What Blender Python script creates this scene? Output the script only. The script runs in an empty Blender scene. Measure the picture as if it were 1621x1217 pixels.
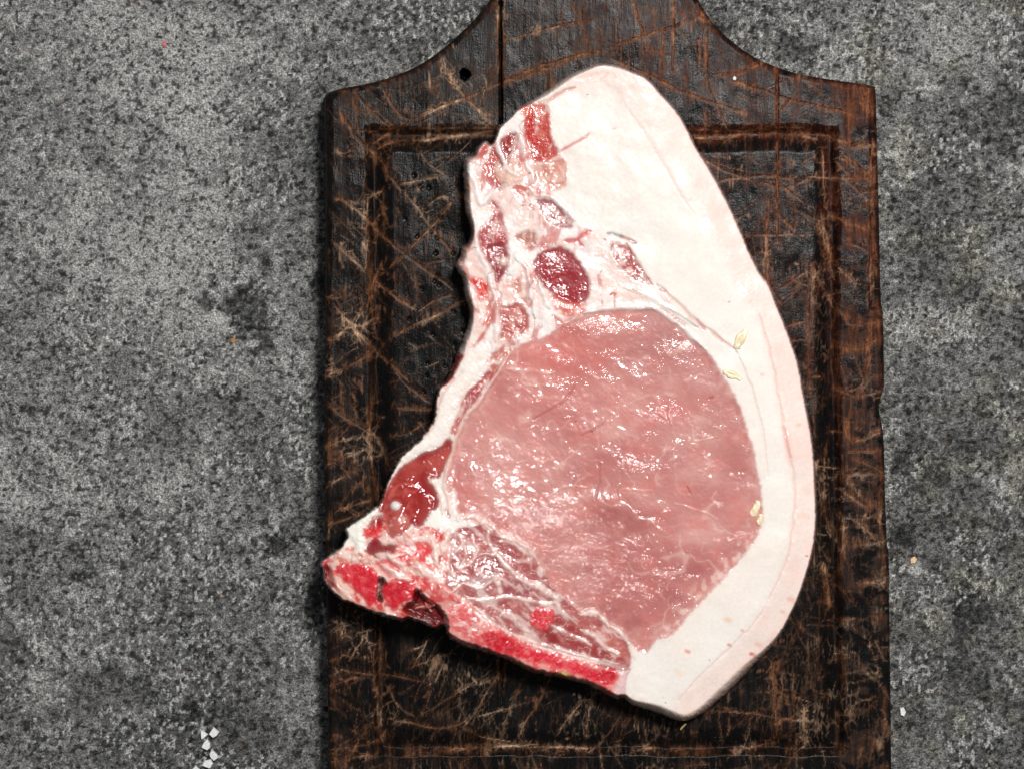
import bpy, bmesh, math, random
import numpy as np
from mathutils import Vector

# ------------------------------------------------------------------ camera, light, exposure
S = 0.0002            # metres for one unit of the layout grid (0.2 mm)
D = 0.80              # camera height above the table
CX, CY = 810.5, 608.5
sc = bpy.context.scene
cam = bpy.data.cameras.new('camera'); camo = bpy.data.objects.new('camera', cam)
sc.collection.objects.link(camo); sc.camera = camo
camo.location = (0, 0, D); camo.rotation_euler = (0, 0, 0)
cam.sensor_fit = 'HORIZONTAL'; cam.sensor_width = 36.0
cam.lens = 36.0 * D / (1621 * S); cam.clip_start = 0.02; cam.clip_end = 50

w = bpy.data.worlds.new('World'); sc.world = w; w.use_nodes = True
bg = w.node_tree.nodes['Background']
bg.inputs[0].default_value = (0.93, 0.96, 1.0, 1); bg.inputs[1].default_value = 0.15

def area(name, loc, target, size, energy, col):
    l = bpy.data.lights.new(name, 'AREA'); l.shape = 'DISK'; l.size = size; l.energy = energy; l.color = col
    o = bpy.data.objects.new(name, l); sc.collection.objects.link(o); o.location = loc
    o.rotation_euler = (Vector(target) - Vector(loc)).to_track_quat('-Z', 'Y').to_euler()
    return o
area('key_softbox', (0.27, 0.44, 1.30), (0.0, 0.0, 0.02), 0.24, 22.6, (1.0, 0.985, 0.96))

sc.view_settings.view_transform = 'Standard'; sc.view_settings.look = 'None'
sc.view_settings.exposure = 0.0; sc.view_settings.gamma = 1.0
sc.view_settings.use_curve_mapping = False

# ------------------------------------------------------------------ small maths kit
f32 = np.float32
TAB = np.random.RandomState(7).rand(512, 512).astype(f32)
TAB2 = np.random.RandomState(8).rand(512, 512).astype(f32)
TAB3 = np.random.RandomState(9).rand(512, 512).astype(f32)

def vn(x, y, s=0):
    x = x + s * 37.17 + 1000; y = y + s * 91.73 + 1000
    xi = np.floor(x).astype(np.int32); yi = np.floor(y).astype(np.int32)
    u = x - xi; v = y - yi
    u = u * u * u * (u * (u * 6 - 15) + 10); v = v * v * v * (v * (v * 6 - 15) + 10)
    x0 = xi & 511; x1 = (xi + 1) & 511; y0 = yi & 511; y1 = (yi + 1) & 511
    a = TAB[x0, y0]; b = TAB[x1, y0]; c = TAB[x0, y1]; d = TAB[x1, y1]
    return ((a + (b - a) * u) * (1 - v) + (c + (d - c) * u) * v).astype(f32)

def fbm(x, y, o=4, s=0, gain=0.5):
    t = 0; a = 1.0; n = 0.0
    for i in range(o):
        t = t + a * vn(x, y, s + 3 * i); n += a; a *= gain
        x, y = 2.03 * (0.8 * x - 0.6 * y), 2.03 * (0.6 * x + 0.8 * y)
    return t / n

def ridge(x, y, s=0, o=2):
    t = 0; a = 1; n = 0
    for i in range(o):
        t = t + a * (1 - np.abs(2 * vn(x, y, s + 5 * i) - 1)); n += a; a *= .5
        x, y = 2.07 * (0.8 * x - 0.6 * y), 2.07 * (0.6 * x + 0.8 * y)
    return t / n

def worley(x, y, s=0):
    x = x + s * 17.3 + 500; y = y + s * 53.1 + 500
    xi = np.floor(x).astype(np.int32); yi = np.floor(y).astype(np.int32)
    best = np.full(x.shape, 9.0, f32); idv = np.zeros(x.shape, f32)
    for dx in (-1, 0, 1):
        for dy in (-1, 0, 1):
            cx = xi + dx; cy = yi + dy
            px = cx + TAB[cx & 511, cy & 511]; py = cy + TAB2[cx & 511, cy & 511]
            d = np.hypot(x - px, y - py).astype(f32)
            m = d < best
            best = np.where(m, d, best); idv = np.where(m, TAB3[cx & 511, cy & 511], idv)
    return best, idv

def craquelure(x, y, s=0):
    x = x + s * 17.3 + 500; y = y + s * 53.1 + 500
    xi = np.floor(x).astype(np.int32); yi = np.floor(y).astype(np.int32)
    f1 = np.full(x.shape, 9.0, f32); f2 = np.full(x.shape, 9.0, f32)
    for dx in (-1, 0, 1):
        for dy in (-1, 0, 1):
            cx = xi + dx; cy = yi + dy
            d = np.hypot(x - cx - TAB[cx & 511, cy & 511], y - cy - TAB2[cx & 511, cy & 511]).astype(f32)
            f2 = np.minimum(f2, np.maximum(f1, d)); f1 = np.minimum(f1, d)
    return f2 - f1

def ss(a, b, x):
    t = np.clip((x - a) / (b - a), 0, 1)
    return t * t * (3 - 2 * t)

def rgb(r, g, b):
    c = np.array([r, g, b], dtype=np.float64) / 255.0
    c = np.where(c <= 0.04045, c / 12.92, ((c + 0.055) / 1.055) ** 2.4)
    return (c / 1.2).astype(f32)

def spline(pts, closed, n=4):
    p = np.array(pts, dtype=np.float64); N = len(p); out = []
    for i in range(N if closed else N - 1):
        if closed:
            p0, p1, p2, p3 = p[(i - 1) % N], p[i], p[(i + 1) % N], p[(i + 2) % N]
        else:
            p0, p1, p2, p3 = p[max(i - 1, 0)], p[i], p[i + 1], p[min(i + 2, N - 1)]
        for k in range(n):
            t = k / n
            out.append(0.5 * (2 * p1 + (p2 - p0) * t + (2 * p0 - 5 * p1 + 4 * p2 - p3) * t * t + (3 * p1 - p0 - 3 * p2 + p3) * t ** 3))
    if not closed:
        out.append(p[-1])
    return np.array(out)

class Field:
    def __init__(self, xs, ys):
        self.xs = np.array(xs, f32); self.ys = np.array(ys, f32)
        self.X, self.Y = np.meshgrid(self.xs, self.ys)
        sh = self.X.shape
        self.C = np.zeros(sh + (3,), f32); self.H = np.zeros(sh, f32)
        self.R = np.full(sh, .4, f32); self.G = np.zeros(sh, f32); self.F = np.zeros(sh, f32)
        self.L = np.zeros(sh, np.int16); self.A = np.zeros(sh, f32)
    def box(self, p, m):
        i0 = np.searchsorted(self.xs, p[:, 0].min() - m); i1 = np.searchsorted(self.xs, p[:, 0].max() + m)
        j0 = np.searchsorted(self.ys, p[:, 1].min() - m); j1 = np.searchsorted(self.ys, p[:, 1].max() + m)
        return (slice(max(j0, 0), j1), slice(max(i0, 0), i1))
    def poly(self, pts, m=12, n=4, full=False, smooth=True):
        p = spline(pts, True, n) if smooth else np.array(pts, float)
        sl = (slice(None), slice(None)) if full else self.box(p, m)
        x = self.X[sl]; y = self.Y[sl]
        best = np.full(x.shape, 1e9, f32); ins = np.zeros(x.shape, bool)
        q = np.roll(p, -1, 0)
        for (ax, ay), (bx, by) in zip(p, q):
            ex, ey = bx - ax, by - ay; l2 = ex * ex + ey * ey
            if l2 < 1e-9: continue
            t = np.clip(((x - ax) * ex + (y - ay) * ey) / l2, 0, 1)
            d = (x - ax - t * ex) ** 2 + (y - ay - t * ey) ** 2
            np.minimum(best, d, out=best)
            if abs(ey) > 1e-9:
                c = ((ay > y) != (by > y)) & (x < ex * (y - ay) / ey + ax)
                ins ^= c
        d = np.sqrt(best)
        return sl, np.where(ins, d, -d).astype(f32)
    def stroke(self, pts, m, n=4, jit=0, seed=0):
        p = spline(pts, False, n)
        sl = self.box(p, m + jit); x = self.X[sl]; y = self.Y[sl]
        if jit:
            x = x + jit * 2 * (fbm(x / 14, y / 14, 2, seed + 1) - .5); y = y + jit * 2 * (fbm(x / 14, y / 14, 2, seed + 2) - .5)
        best = np.full(x.shape, 1e9, f32); T = np.zeros(x.shape, f32)
        N = len(p) - 1
        for k in range(N):
            ax, ay = p[k]; bx, by = p[k + 1]; ex, ey = bx - ax, by - ay; l2 = ex * ex + ey * ey
            if l2 < 1e-9: continue
            t = np.clip(((x - ax) * ex + (y - ay) * ey) / l2, 0, 1)
            d = (x - ax - t * ex) ** 2 + (y - ay - t * ey) ** 2
            mm = d < best
            best = np.where(mm, d, best); T = np.where(mm, (k + t) / N, T)
        return sl, np.sqrt(best), T
    def mix(self, sl, col, m):
        m = m[..., None]; c = self.C[sl]
        self.C[sl] = c + (np.asarray(col, f32) - c) * m

def CR(crop, pts):            # points noted on an enlargement -> layout grid
    x0, y0, k = crop
    return [(x0 + px / k, y0 + py / k) for px, py in pts]
A1 = (700, 80, 4.0525); A2 = (700, 340, 4.0525); A3 = (480, 680, 4.0525); A4 = (640, 780, 3.58)
A5 = (900, 440, 3.8024); A6 = (900, 740, 2.898); B2 = (490, 560, 3.803); A7 = (480, 0, 3.8024)
A8 = (1020, 0, 3.8024); B1 = (480, 300, 3.803); C3 = (490, 940, 4.381); R4 = (1080, 400, 4.056)
E8 = (740, 540, 4.0525); Q1 = (1180, 80, 3.0425); Q2 = (1240, 560, 3.0425); Q3 = (840, 1040, 3.5239); Q4 = (760, 0, 4.2658)

def world(X, Y, Z):           # layout grid (with its height) -> metres
    k = S * (1 - Z * S / D)
    return np.stack([(X - CX) * k, -(Y - CY) * k, Z * S], -1)

# ------------------------------------------------------------------ mesh helpers
def link(name, me, parent=None):
    o = bpy.data.objects.new(name, me); sc.collection.objects.link(o)
    if parent: o.parent = parent
    return o

def tag(o, label=None, cat=None, group=None, kind=None):
    if label: o['label'] = label
    if cat: o['category'] = cat
    if group: o['group'] = group
    if kind: o['kind'] = kind
    return o

def sheet(name, fld, P, N, cells, mat, parent=None):
    """one mesh from the chosen cells of a field; normals are shared with the neighbouring pieces"""
    H, W = fld.X.shape
    j, i = np.nonzero(cells)
    a = j * W + i
    Q = np.stack([a + W, a + W + 1, a + 1, a], -1)
    used, inv = np.unique(Q.ravel(), return_inverse=True)
    V = P.reshape(-1, 3)[used]; n = len(used); m = len(Q)
    me = bpy.data.meshes.new(name)
    me.vertices.add(n); me.vertices.foreach_set('co', V.astype(f32).ravel())
    me.loops.add(4 * m); me.loops.foreach_set('vertex_index', inv.astype(np.int32).ravel())
    me.polygons.add(m); me.polygons.foreach_set('loop_start', np.arange(0, 4 * m, 4, dtype=np.int32))
    me.update(calc_edges=True)
    me.polygons.foreach_set('use_smooth', np.ones(m, bool))
    one = np.ones((n, 1), f32)
    ca = me.color_attributes.new('Col', 'FLOAT_COLOR', 'POINT')
    ca.data.foreach_set('color', np.hstack([np.clip(fld.C.reshape(-1, 3)[used], 0, 1), one]).astype(f32).ravel())
    pa = me.color_attributes.new('Prop', 'FLOAT_COLOR', 'POINT')
    pr = np.stack([fld.R.ravel()[used], fld.G.ravel()[used], fld.F.ravel()[used], fld.A.ravel()[used]], -1)
    pa.data.foreach_set('color', np.clip(pr, 0, 1).astype(f32).ravel())
    me.normals_split_custom_set_from_vertices(N.reshape(-1, 3)[used].astype(f32))
    me.materials.append(mat)
    return link(name, me, parent)

def normals(P):
    gy, gx = np.gradient(P, axis=(0, 1))
    n = np.cross(gx, -gy)
    n /= np.linalg.norm(n, axis=-1, keepdims=True) + 1e-12
    return n

# ------------------------------------------------------------------ materials
def new_mat(name):
    m = bpy.data.materials.new(name); m.use_nodes = True
    nt = m.node_tree; return m, nt, nt.nodes['Principled BSDF']

def N_(nt, t, **kw):
    n = nt.nodes.new(t)
    for k, v in kw.items():
        if k.startswith('i_'): n.inputs[k[2:].replace('_', ' ')].default_value = v
        else: setattr(n, k, v)
    return n

def math_(nt, op, a, b=None):
    n = nt.nodes.new('ShaderNodeMath'); n.operation = op
    for k, v in enumerate((a, b)):
        if v is None: continue
        if isinstance(v, (int, float)): n.inputs[k].default_value = v
        else: nt.links.new(v, n.inputs[k])
    return n.outputs[0]

def attr_nodes(nt):
    a = N_(nt, 'ShaderNodeAttribute', attribute_name='Col'); p = N_(nt, 'ShaderNodeAttribute', attribute_name='Prop')
    s = N_(nt, 'ShaderNodeSeparateColor'); nt.links.new(p.outputs['Color'], s.inputs[0])
    attr_nodes.film = p.outputs['Alpha']
    return a.outputs['Color'], s.outputs[0], s.outputs[1], s.outputs[2]

def noise(nt, vec, scale, detail=3, rough=.55):
    n = N_(nt, 'ShaderNodeTexNoise'); n.inputs['Scale'].default_value = scale
    n.inputs['Detail'].default_value = detail; n.inputs['Roughness'].default_value = rough
    nt.links.new(vec, n.inputs['Vector']); return n.outputs[0]

def gain(nt, col, fac, lo, hi, w=.14):          # colour * (lo..hi) by fac
    r = N_(nt, 'ShaderNodeMapRange'); nt.links.new(fac, r.inputs[0])
    r.inputs[1].default_value = .5 - w; r.inputs[2].default_value = .5 + w; r.inputs[3].default_value = lo; r.inputs[4].default_value = hi
    v = N_(nt, 'ShaderNodeVectorMath', operation='SCALE'); nt.links.new(col, v.inputs[0]); nt.links.new(r.outputs[0], v.inputs[3])
    return v.outputs[0]

def bump(nt, h, dist, strength=1.0, prev=None):
    b = N_(nt, 'ShaderNodeBump'); b.inputs['Distance'].default_value = dist; b.inputs['Strength'].default_value = strength
    nt.links.new(h, b.inputs['Height'])
    if prev: nt.links.new(prev, b.inputs['Normal'])
    return b.outputs[0]

def meat_material():
    m, nt, b = new_mat('raw_meat')
    col, rough, gran, fib = attr_nodes(nt)
    tc = N_(nt, 'ShaderNodeTexCoord').outputs['Object']
    n1 = noise(nt, tc, 900, 4, .6); n2 = noise(nt, tc, 2600, 2, .6)
    c1 = gain(nt, col, n1, .965, 1.03)
    r = N_(nt, 'ShaderNodeMapRange'); nt.links.new(n2, r.inputs[0])
    r.inputs[1].default_value = .3; r.inputs[2].default_value = .7
    r.inputs[3].default_value = .78; r.inputs[4].default_value = 1.18
    v = N_(nt, 'ShaderNodeVectorMath', operation='SCALE'); nt.links.new(c1, v.inputs[0]); nt.links.new(r.outputs[0], v.inputs[3])
    mx = N_(nt, 'ShaderNodeMix', data_type='RGBA'); nt.links.new(gran, mx.inputs[0]); nt.links.new(c1, mx.inputs[6]); nt.links.new(v.outputs[0], mx.inputs[7])
    nt.links.new(mx.outputs[2], b.inputs['Base Color']); nt.links.new(rough, b.inputs['Roughness'])
    b.inputs['IOR'].default_value = 1.4
    hh = math_(nt, 'ADD', math_(nt, 'MULTIPLY', n1, math_(nt, 'ADD', math_(nt, 'MULTIPLY', fib, 1.0), .06)),
               math_(nt, 'MULTIPLY', n2, math_(nt, 'MULTIPLY', gran, .55)))
    nt.links.new(bump(nt, hh, .0003), b.inputs['Normal'])
    # the wet film has ripples of its own
    mp = N_(nt, 'ShaderNodeMapping'); mp.inputs['Rotation'].default_value = (0, 0, math.radians(17)); nt.links.new(tc, mp.inputs[0])
    mp2 = N_(nt, 'ShaderNodeMapping'); mp2.inputs['Scale'].default_value = (.38, 1, 1); nt.links.new(mp.outputs[0], mp2.inputs[0])
    r1 = noise(nt, mp2.outputs[0], 820, 3, .55); r2 = noise(nt, tc, 1300, 2, .5)
    rr = math_(nt, 'MULTIPLY', math_(nt, 'ADD', math_(nt, 'MULTIPLY', r1, .8), math_(nt, 'MULTIPLY', r2, .35)), attr_nodes.film)
    b.inputs['Coat Weight'].default_value = 1.0; b.inputs['Coat Roughness'].default_value = .055; b.inputs['Coat IOR'].default_value = 1.36
    nt.links.new(bump(nt, rr, .0011), b.inputs['Coat Normal'])
    b.inputs['Specular IOR Level'].default_value = .25
    return m

def wood_material():
    m, nt, b = new_mat('charred_wood')
    col, rough, gran, fib = attr_nodes(nt)
    tc = N_(nt, 'ShaderNodeTexCoord').outputs['Object']
    mp = N_(nt, 'ShaderNodeMapping'); mp.inputs['Scale'].default_value = (1, .10, 1); nt.links.new(tc, mp.inputs[0])
    g = noise(nt, mp.outputs[0], 2600, 3, .6); n2 = noise(nt, tc, 1500, 3, .6)
    c1 = gain(nt, col, g, .62, 1.4); c2 = gain(nt, c1, n2, .75, 1.25)
    nt.links.new(c2, b.inputs['Base Color']); nt.links.new(rough, b.inputs['Roughness'])
    b.inputs['IOR'].default_value = 1.45; b.inputs['Specular IOR Level'].default_value = .105
    hh = math_(nt, 'ADD', math_(nt, 'MULTIPLY', g, .7), math_(nt, 'MULTIPLY', n2, .6))
    nt.links.new(bump(nt, hh, .00011), b.inputs['Normal'])
    return m

def concrete_material():
    m, nt, b = new_mat('concrete')
    col, rough, gran, fib = attr_nodes(nt)
    tc = N_(nt, 'ShaderNodeTexCoord').outputs['Object']
    n1 = noise(nt, tc, 1500, 3, .6); n2 = noise(nt, tc, 3400, 2, .6)
    c1 = gain(nt, col, n1, .58, 1.42, .10); c2 = gain(nt, c1, n2, .50, 1.5, .10)
    nt.links.new(c2, b.inputs['Base Color']); nt.links.new(rough, b.inputs['Roughness'])
    hh = math_(nt, 'ADD', math_(nt, 'MULTIPLY', n1, 1.0), math_(nt, 'MULTIPLY', n2, .35))
    nt.links.new(bump(nt, hh, .0011), b.inputs['Normal'])
    return m

def plain(name, c, rough=.4, spec=.5, sss=0.0, grain=600, amt=.15):
    m, nt, b = new_mat(name)
    tc = N_(nt, 'ShaderNodeTexCoord').outputs['Object']
    n = noise(nt, tc, grain, 3); rg = N_(nt, 'ShaderNodeRGB'); rg.outputs[0].default_value = (*[float(v) for v in c], 1)
    nt.links.new(gain(nt, rg.outputs[0], n, 1 - amt, 1 + amt), b.inputs['Base Color'])
    b.inputs['Roughness'].default_value = rough; b.inputs['Specular IOR Level'].default_value = spec
    nt.links.new(bump(nt, n, .0004), b.inputs['Normal'])
    return m
M_MEAT = meat_material(); M_WOOD = wood_material(); M_CONC = concrete_material()

# ------------------------------------------------------------------ concrete table top
BOARD = [(515, 152), (524, 146), (545, 140), (590, 131), (630, 119), (668, 101), (702, 77), (738, 44), (764, 16), (782, -10), (792, -45),
         (796, -100), (798, -200), (805, -270), (850, -330), (945, -352), (1040, -330), (1085, -270), (1092, -200), (1092, -100), (1094, -50), (1101, -10),
         (1118, 22), (1140, 49), (1170, 75), (1208, 98), (1255, 115), (1310, 126), (1362, 133), (1380, 137), (1386, 146),
         (1388, 220), (1391, 330), (1394, 470), (1397, 492), (1399, 560), (1399, 612), (1394, 630), (1391, 645), (1395, 668), (1399, 700), (1401, 780),
         (1404, 860), (1407, 880), (1408, 1000), (1410, 1120), (1411, 1240), (1411, 1290), (1404, 1302), (1390, 1306), (1180, 1309), (960, 1310), (740, 1309), (540, 1306),
         (526, 1302), (520, 1290), (520, 1200), (518, 1000), (516, 900), (514, 760), (514, 600), (515, 480), (515, 350), (514, 230), (513, 165)]

def table_top():
    st = 1.9
    mid_x = np.arange(-60, 1682, st); mid_y = np.arange(-60, 1278, st)
    xs = np.concatenate([np.linspace(-2600, -60, 90)[:-1], mid_x, np.linspace(mid_x[-1] + st, 4200, 90)])
    ys = np.concatenate([np.linspace(-2400, -60, 90)[:-1], mid_y, np.linspace(mid_y[-1] + st, 3600, 90)])
    f = Field(xs, ys); X, Y = f.X, f.Y
    big = fbm(X / 170, Y / 170, 4, 1); med = fbm(X / 34, Y / 34, 4, 2); fine = fbm(X / 7, Y / 7, 3, 3)
    near = ss(-160, -50, X) * ss(1790, 1680, X) * ss(-160, -50, Y) * ss(1390, 1280, Y)      # beyond, the coarse mesh carries only the broad tones
    fine = .5 + (fine - .5) * near; med = .5 + (med - .5) * (.2 + .8 * near)
    v = .53 + .30 * (big - .5) + .36 * (med - .5) + .75 * (fine - .5) + .15 * ss(900, 100, X) * ss(1150, 300, Y)
    # pale cement smears
    for (x, y, rx, ry, a) in [(320, 60, 90, 60, .30), (210, 130, 110, 80, .22), (250, 420, 110, 70, .22), (300, 200, 70, 90, .22), (70, 800, 90, 40, .24),
                              (1500, 60, 90, 60, .24), (1420, 240, 40, 40, .18), (1340, 130, 60, 40, .08), (120, 300, 120, 90, .06), (330, 520, 100, 60, .10)]:
        v = v + a * np.exp(-((X - x) / rx) ** 2 - ((Y - y) / ry) ** 2)
    # stained, darker stretches
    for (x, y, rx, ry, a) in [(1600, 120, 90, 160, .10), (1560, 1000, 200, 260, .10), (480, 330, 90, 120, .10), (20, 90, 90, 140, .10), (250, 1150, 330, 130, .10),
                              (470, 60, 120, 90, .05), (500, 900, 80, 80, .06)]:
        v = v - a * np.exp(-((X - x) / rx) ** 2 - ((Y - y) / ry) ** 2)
    smear = ss(.56, .70, fbm(X / 60, Y / 60, 4, 9)) * ss(.40, .62, big)
    v = v + .16 * smear
    v = np.clip(v, .06, .95)
    g = .026 + .385 * v ** 1.75
    C = np.stack([g * 1.0, g * .993, g * .955], -1)
    H = 2.6 * (fine - .5) + 3.0 * (med - .5)
    R = np.full(X.shape, .40, f32)
    # dark grains and pits
    for (cell, dens, r0, seed, dep) in [(15, .30, .27, 4, 1.0), (9.5, .30, .32, 6, .9), (26, .10, .26, 8, 1.4)]:
        wx = X + (.25 * cell) * (fbm(X / 6, Y / 6, 2, seed + 20) - .5) * 2; wy = Y + (.25 * cell) * (fbm(X / 6, Y / 6, 2, seed + 21) - .5) * 2
        d, idv = worley(wx / cell, wy / cell, seed)
        rad = r0 * (.45 + 1.1 * vn(idv * 57, idv * 31, 3))
        m = (1 - ss(rad * .6, rad * 1.02, d)) * (idv < dens) * ss(.36, .58, fbm(X / 55, Y / 55, 3, seed + 25)) * near
        C = C * (1 - .80 * m[..., None]); H = H - dep * m
        o = m * (idv < .003)
        C = C + (rgb(120, 80, 45) - C) * (o * .75)[..., None]
    sp = near * ss(.60, .70, fbm(X / 6.5, Y / 5, 3, 81)); C = C * (1 - .80 * sp[..., None]); H = H - .8 * sp
    sp = near * ss(.60, .72, fbm(X / 5, Y / 6.5, 3, 82)) * ss(.40, .6, fbm(X / 70, Y / 70, 3, 83)); C = C + (rgb(196, 196, 192) - C) * (.95 * sp)[..., None]; H = H + .9 * sp
    # white grit
    d, idv = worley(X / 13, Y / 13, 14)
    m = (1 - ss(.08, .10 + .25 * vn(X / 9, Y / 9, 77), d)) * (idv < .13) * near
    C = C + (rgb(200, 200, 196) - C) * (m * .3)[..., None]; H = H + .5 * m
    d, idv = worley(X / 24, Y / 24, 15)
    m = (1 - ss(.05, .13, d)) * (idv < .018) * near; C = C + (rgb(140, 105, 75) - C) * (m * .8)[..., None]
    # warm stains on the right
    wst = ss(.5, .72, fbm(X / 45, Y / 45, 3, 31)) * ss(1100, 1500, X) * .35
    C = C * (1 - wst[..., None] * np.array([.05, .10, .38], f32))
    # big dark blotches
    blot = [(390, 490, 40, 48, .85), (325, 480, 16, 18, .8), (418, 415, 14, 22, .6), (415, 540, 24, 26, .8), (508, 450, 14, 20, .9), (440, 862, 26, 20, .95),
            (470, 840, 34, 26, .55), (500, 935, 16, 30, .7), (1426, 735, 22, 24, .9), (1482, 752, 24, 24, .8), (1430, 848, 26, 26, .98), (1540, 965, 34, 22, .7), (1590, 830, 26, 16, .75),
            (1520, 985, 16, 24, .6), (1545, 828, 14, 12, .7), (1250, 65, 22, 14, .75), (1262, 80, 30, 16, .5), (305, 1122, 14, 16, .8), (300, 1118, 9, 22, .6), (367, 1127, 8, 9, .7), (112, 865, 10, 10, .6),
            (140, 905, 22, 9, .6), (125, 915, 26, 8, .6), (290, 60, 14, 10, .4), (340, 60, 18, 16, .5), (120, 70, 14, 10, .4), (260, 260, 8, 6, .6), (255, 190, 10, 20, .4), (505, 620, 16, 60, .4),
            (1555, 1085, 12, 30, .5), (1500, 1140, 14, 14, .5), (175, 1060, 16, 14, .5), (260, 950, 14, 22, .45), (300, 975, 10, 10, .7), (1440, 690, 20, 10, .6), (1535, 705, 24, 12, .5)]
    n8 = fbm(X / 8, Y / 8, 4, 44) - .5; n3 = fbm(X / 4, Y / 4, 2, 45)
    for (x, y, rx, ry, a) in blot:
        p = np.array([(x - rx * 1.8, y - ry * 1.8), (x + rx * 1.8, y + ry * 1.8)]); sl = f.box(p, 2)
        q = 1 - np.sqrt(((X[sl] - x) / rx) ** 2 + ((Y[sl] - y) / ry) ** 2) + 1.5 * n8[sl]
        m = ss(-.1, .38, q) * a * (.62 + .55 * n3[sl]) * (.82 if x > 1400 else 1)
        C[sl] = C[sl] * (1 - np.clip(m, 0, .88)[..., None]); H[sl] -= 1.6 * m
        R[sl] = R[sl] - .1 * m
    # white smear beside the big blotch
    for (x, y, rx, ry) in [(345, 505, 26, 10), (362, 520, 16, 6), (402, 545, 12, 8), (1452, 900, 14, 16), (1410, 245, 22, 8), (1468, 140, 18, 6), (1470, 10, 16, 8), (440, 118, 8, 7)]:
        q = 1 - np.sqrt(((X - x) / rx) ** 2 + ((Y - y) / ry) ** 2) + 1.6 * n8
        C = C + (rgb(205, 205, 200) - C) * (ss(0, .5, q) * .7)[..., None]
    f.C = C; f.R = R
    f.H = H.astype(f32) - 3.0
    P = world(X, Y, f.H); N = normals(P)
    cells = np.ones((X.shape[0] - 1, X.shape[1] - 1), bool)
    cx = X[:-1, :-1]; cy = Y[:-1, :-1]
    cells &= ~((cx > 590) & (cx < 1330) & (cy > 200) & (cy < 1240))      # nothing to see right under the board
    o = sheet('concrete_table_top', f, P, N, cells, M_CONC)
    tag(o, kind='structure')
table_top()

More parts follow.
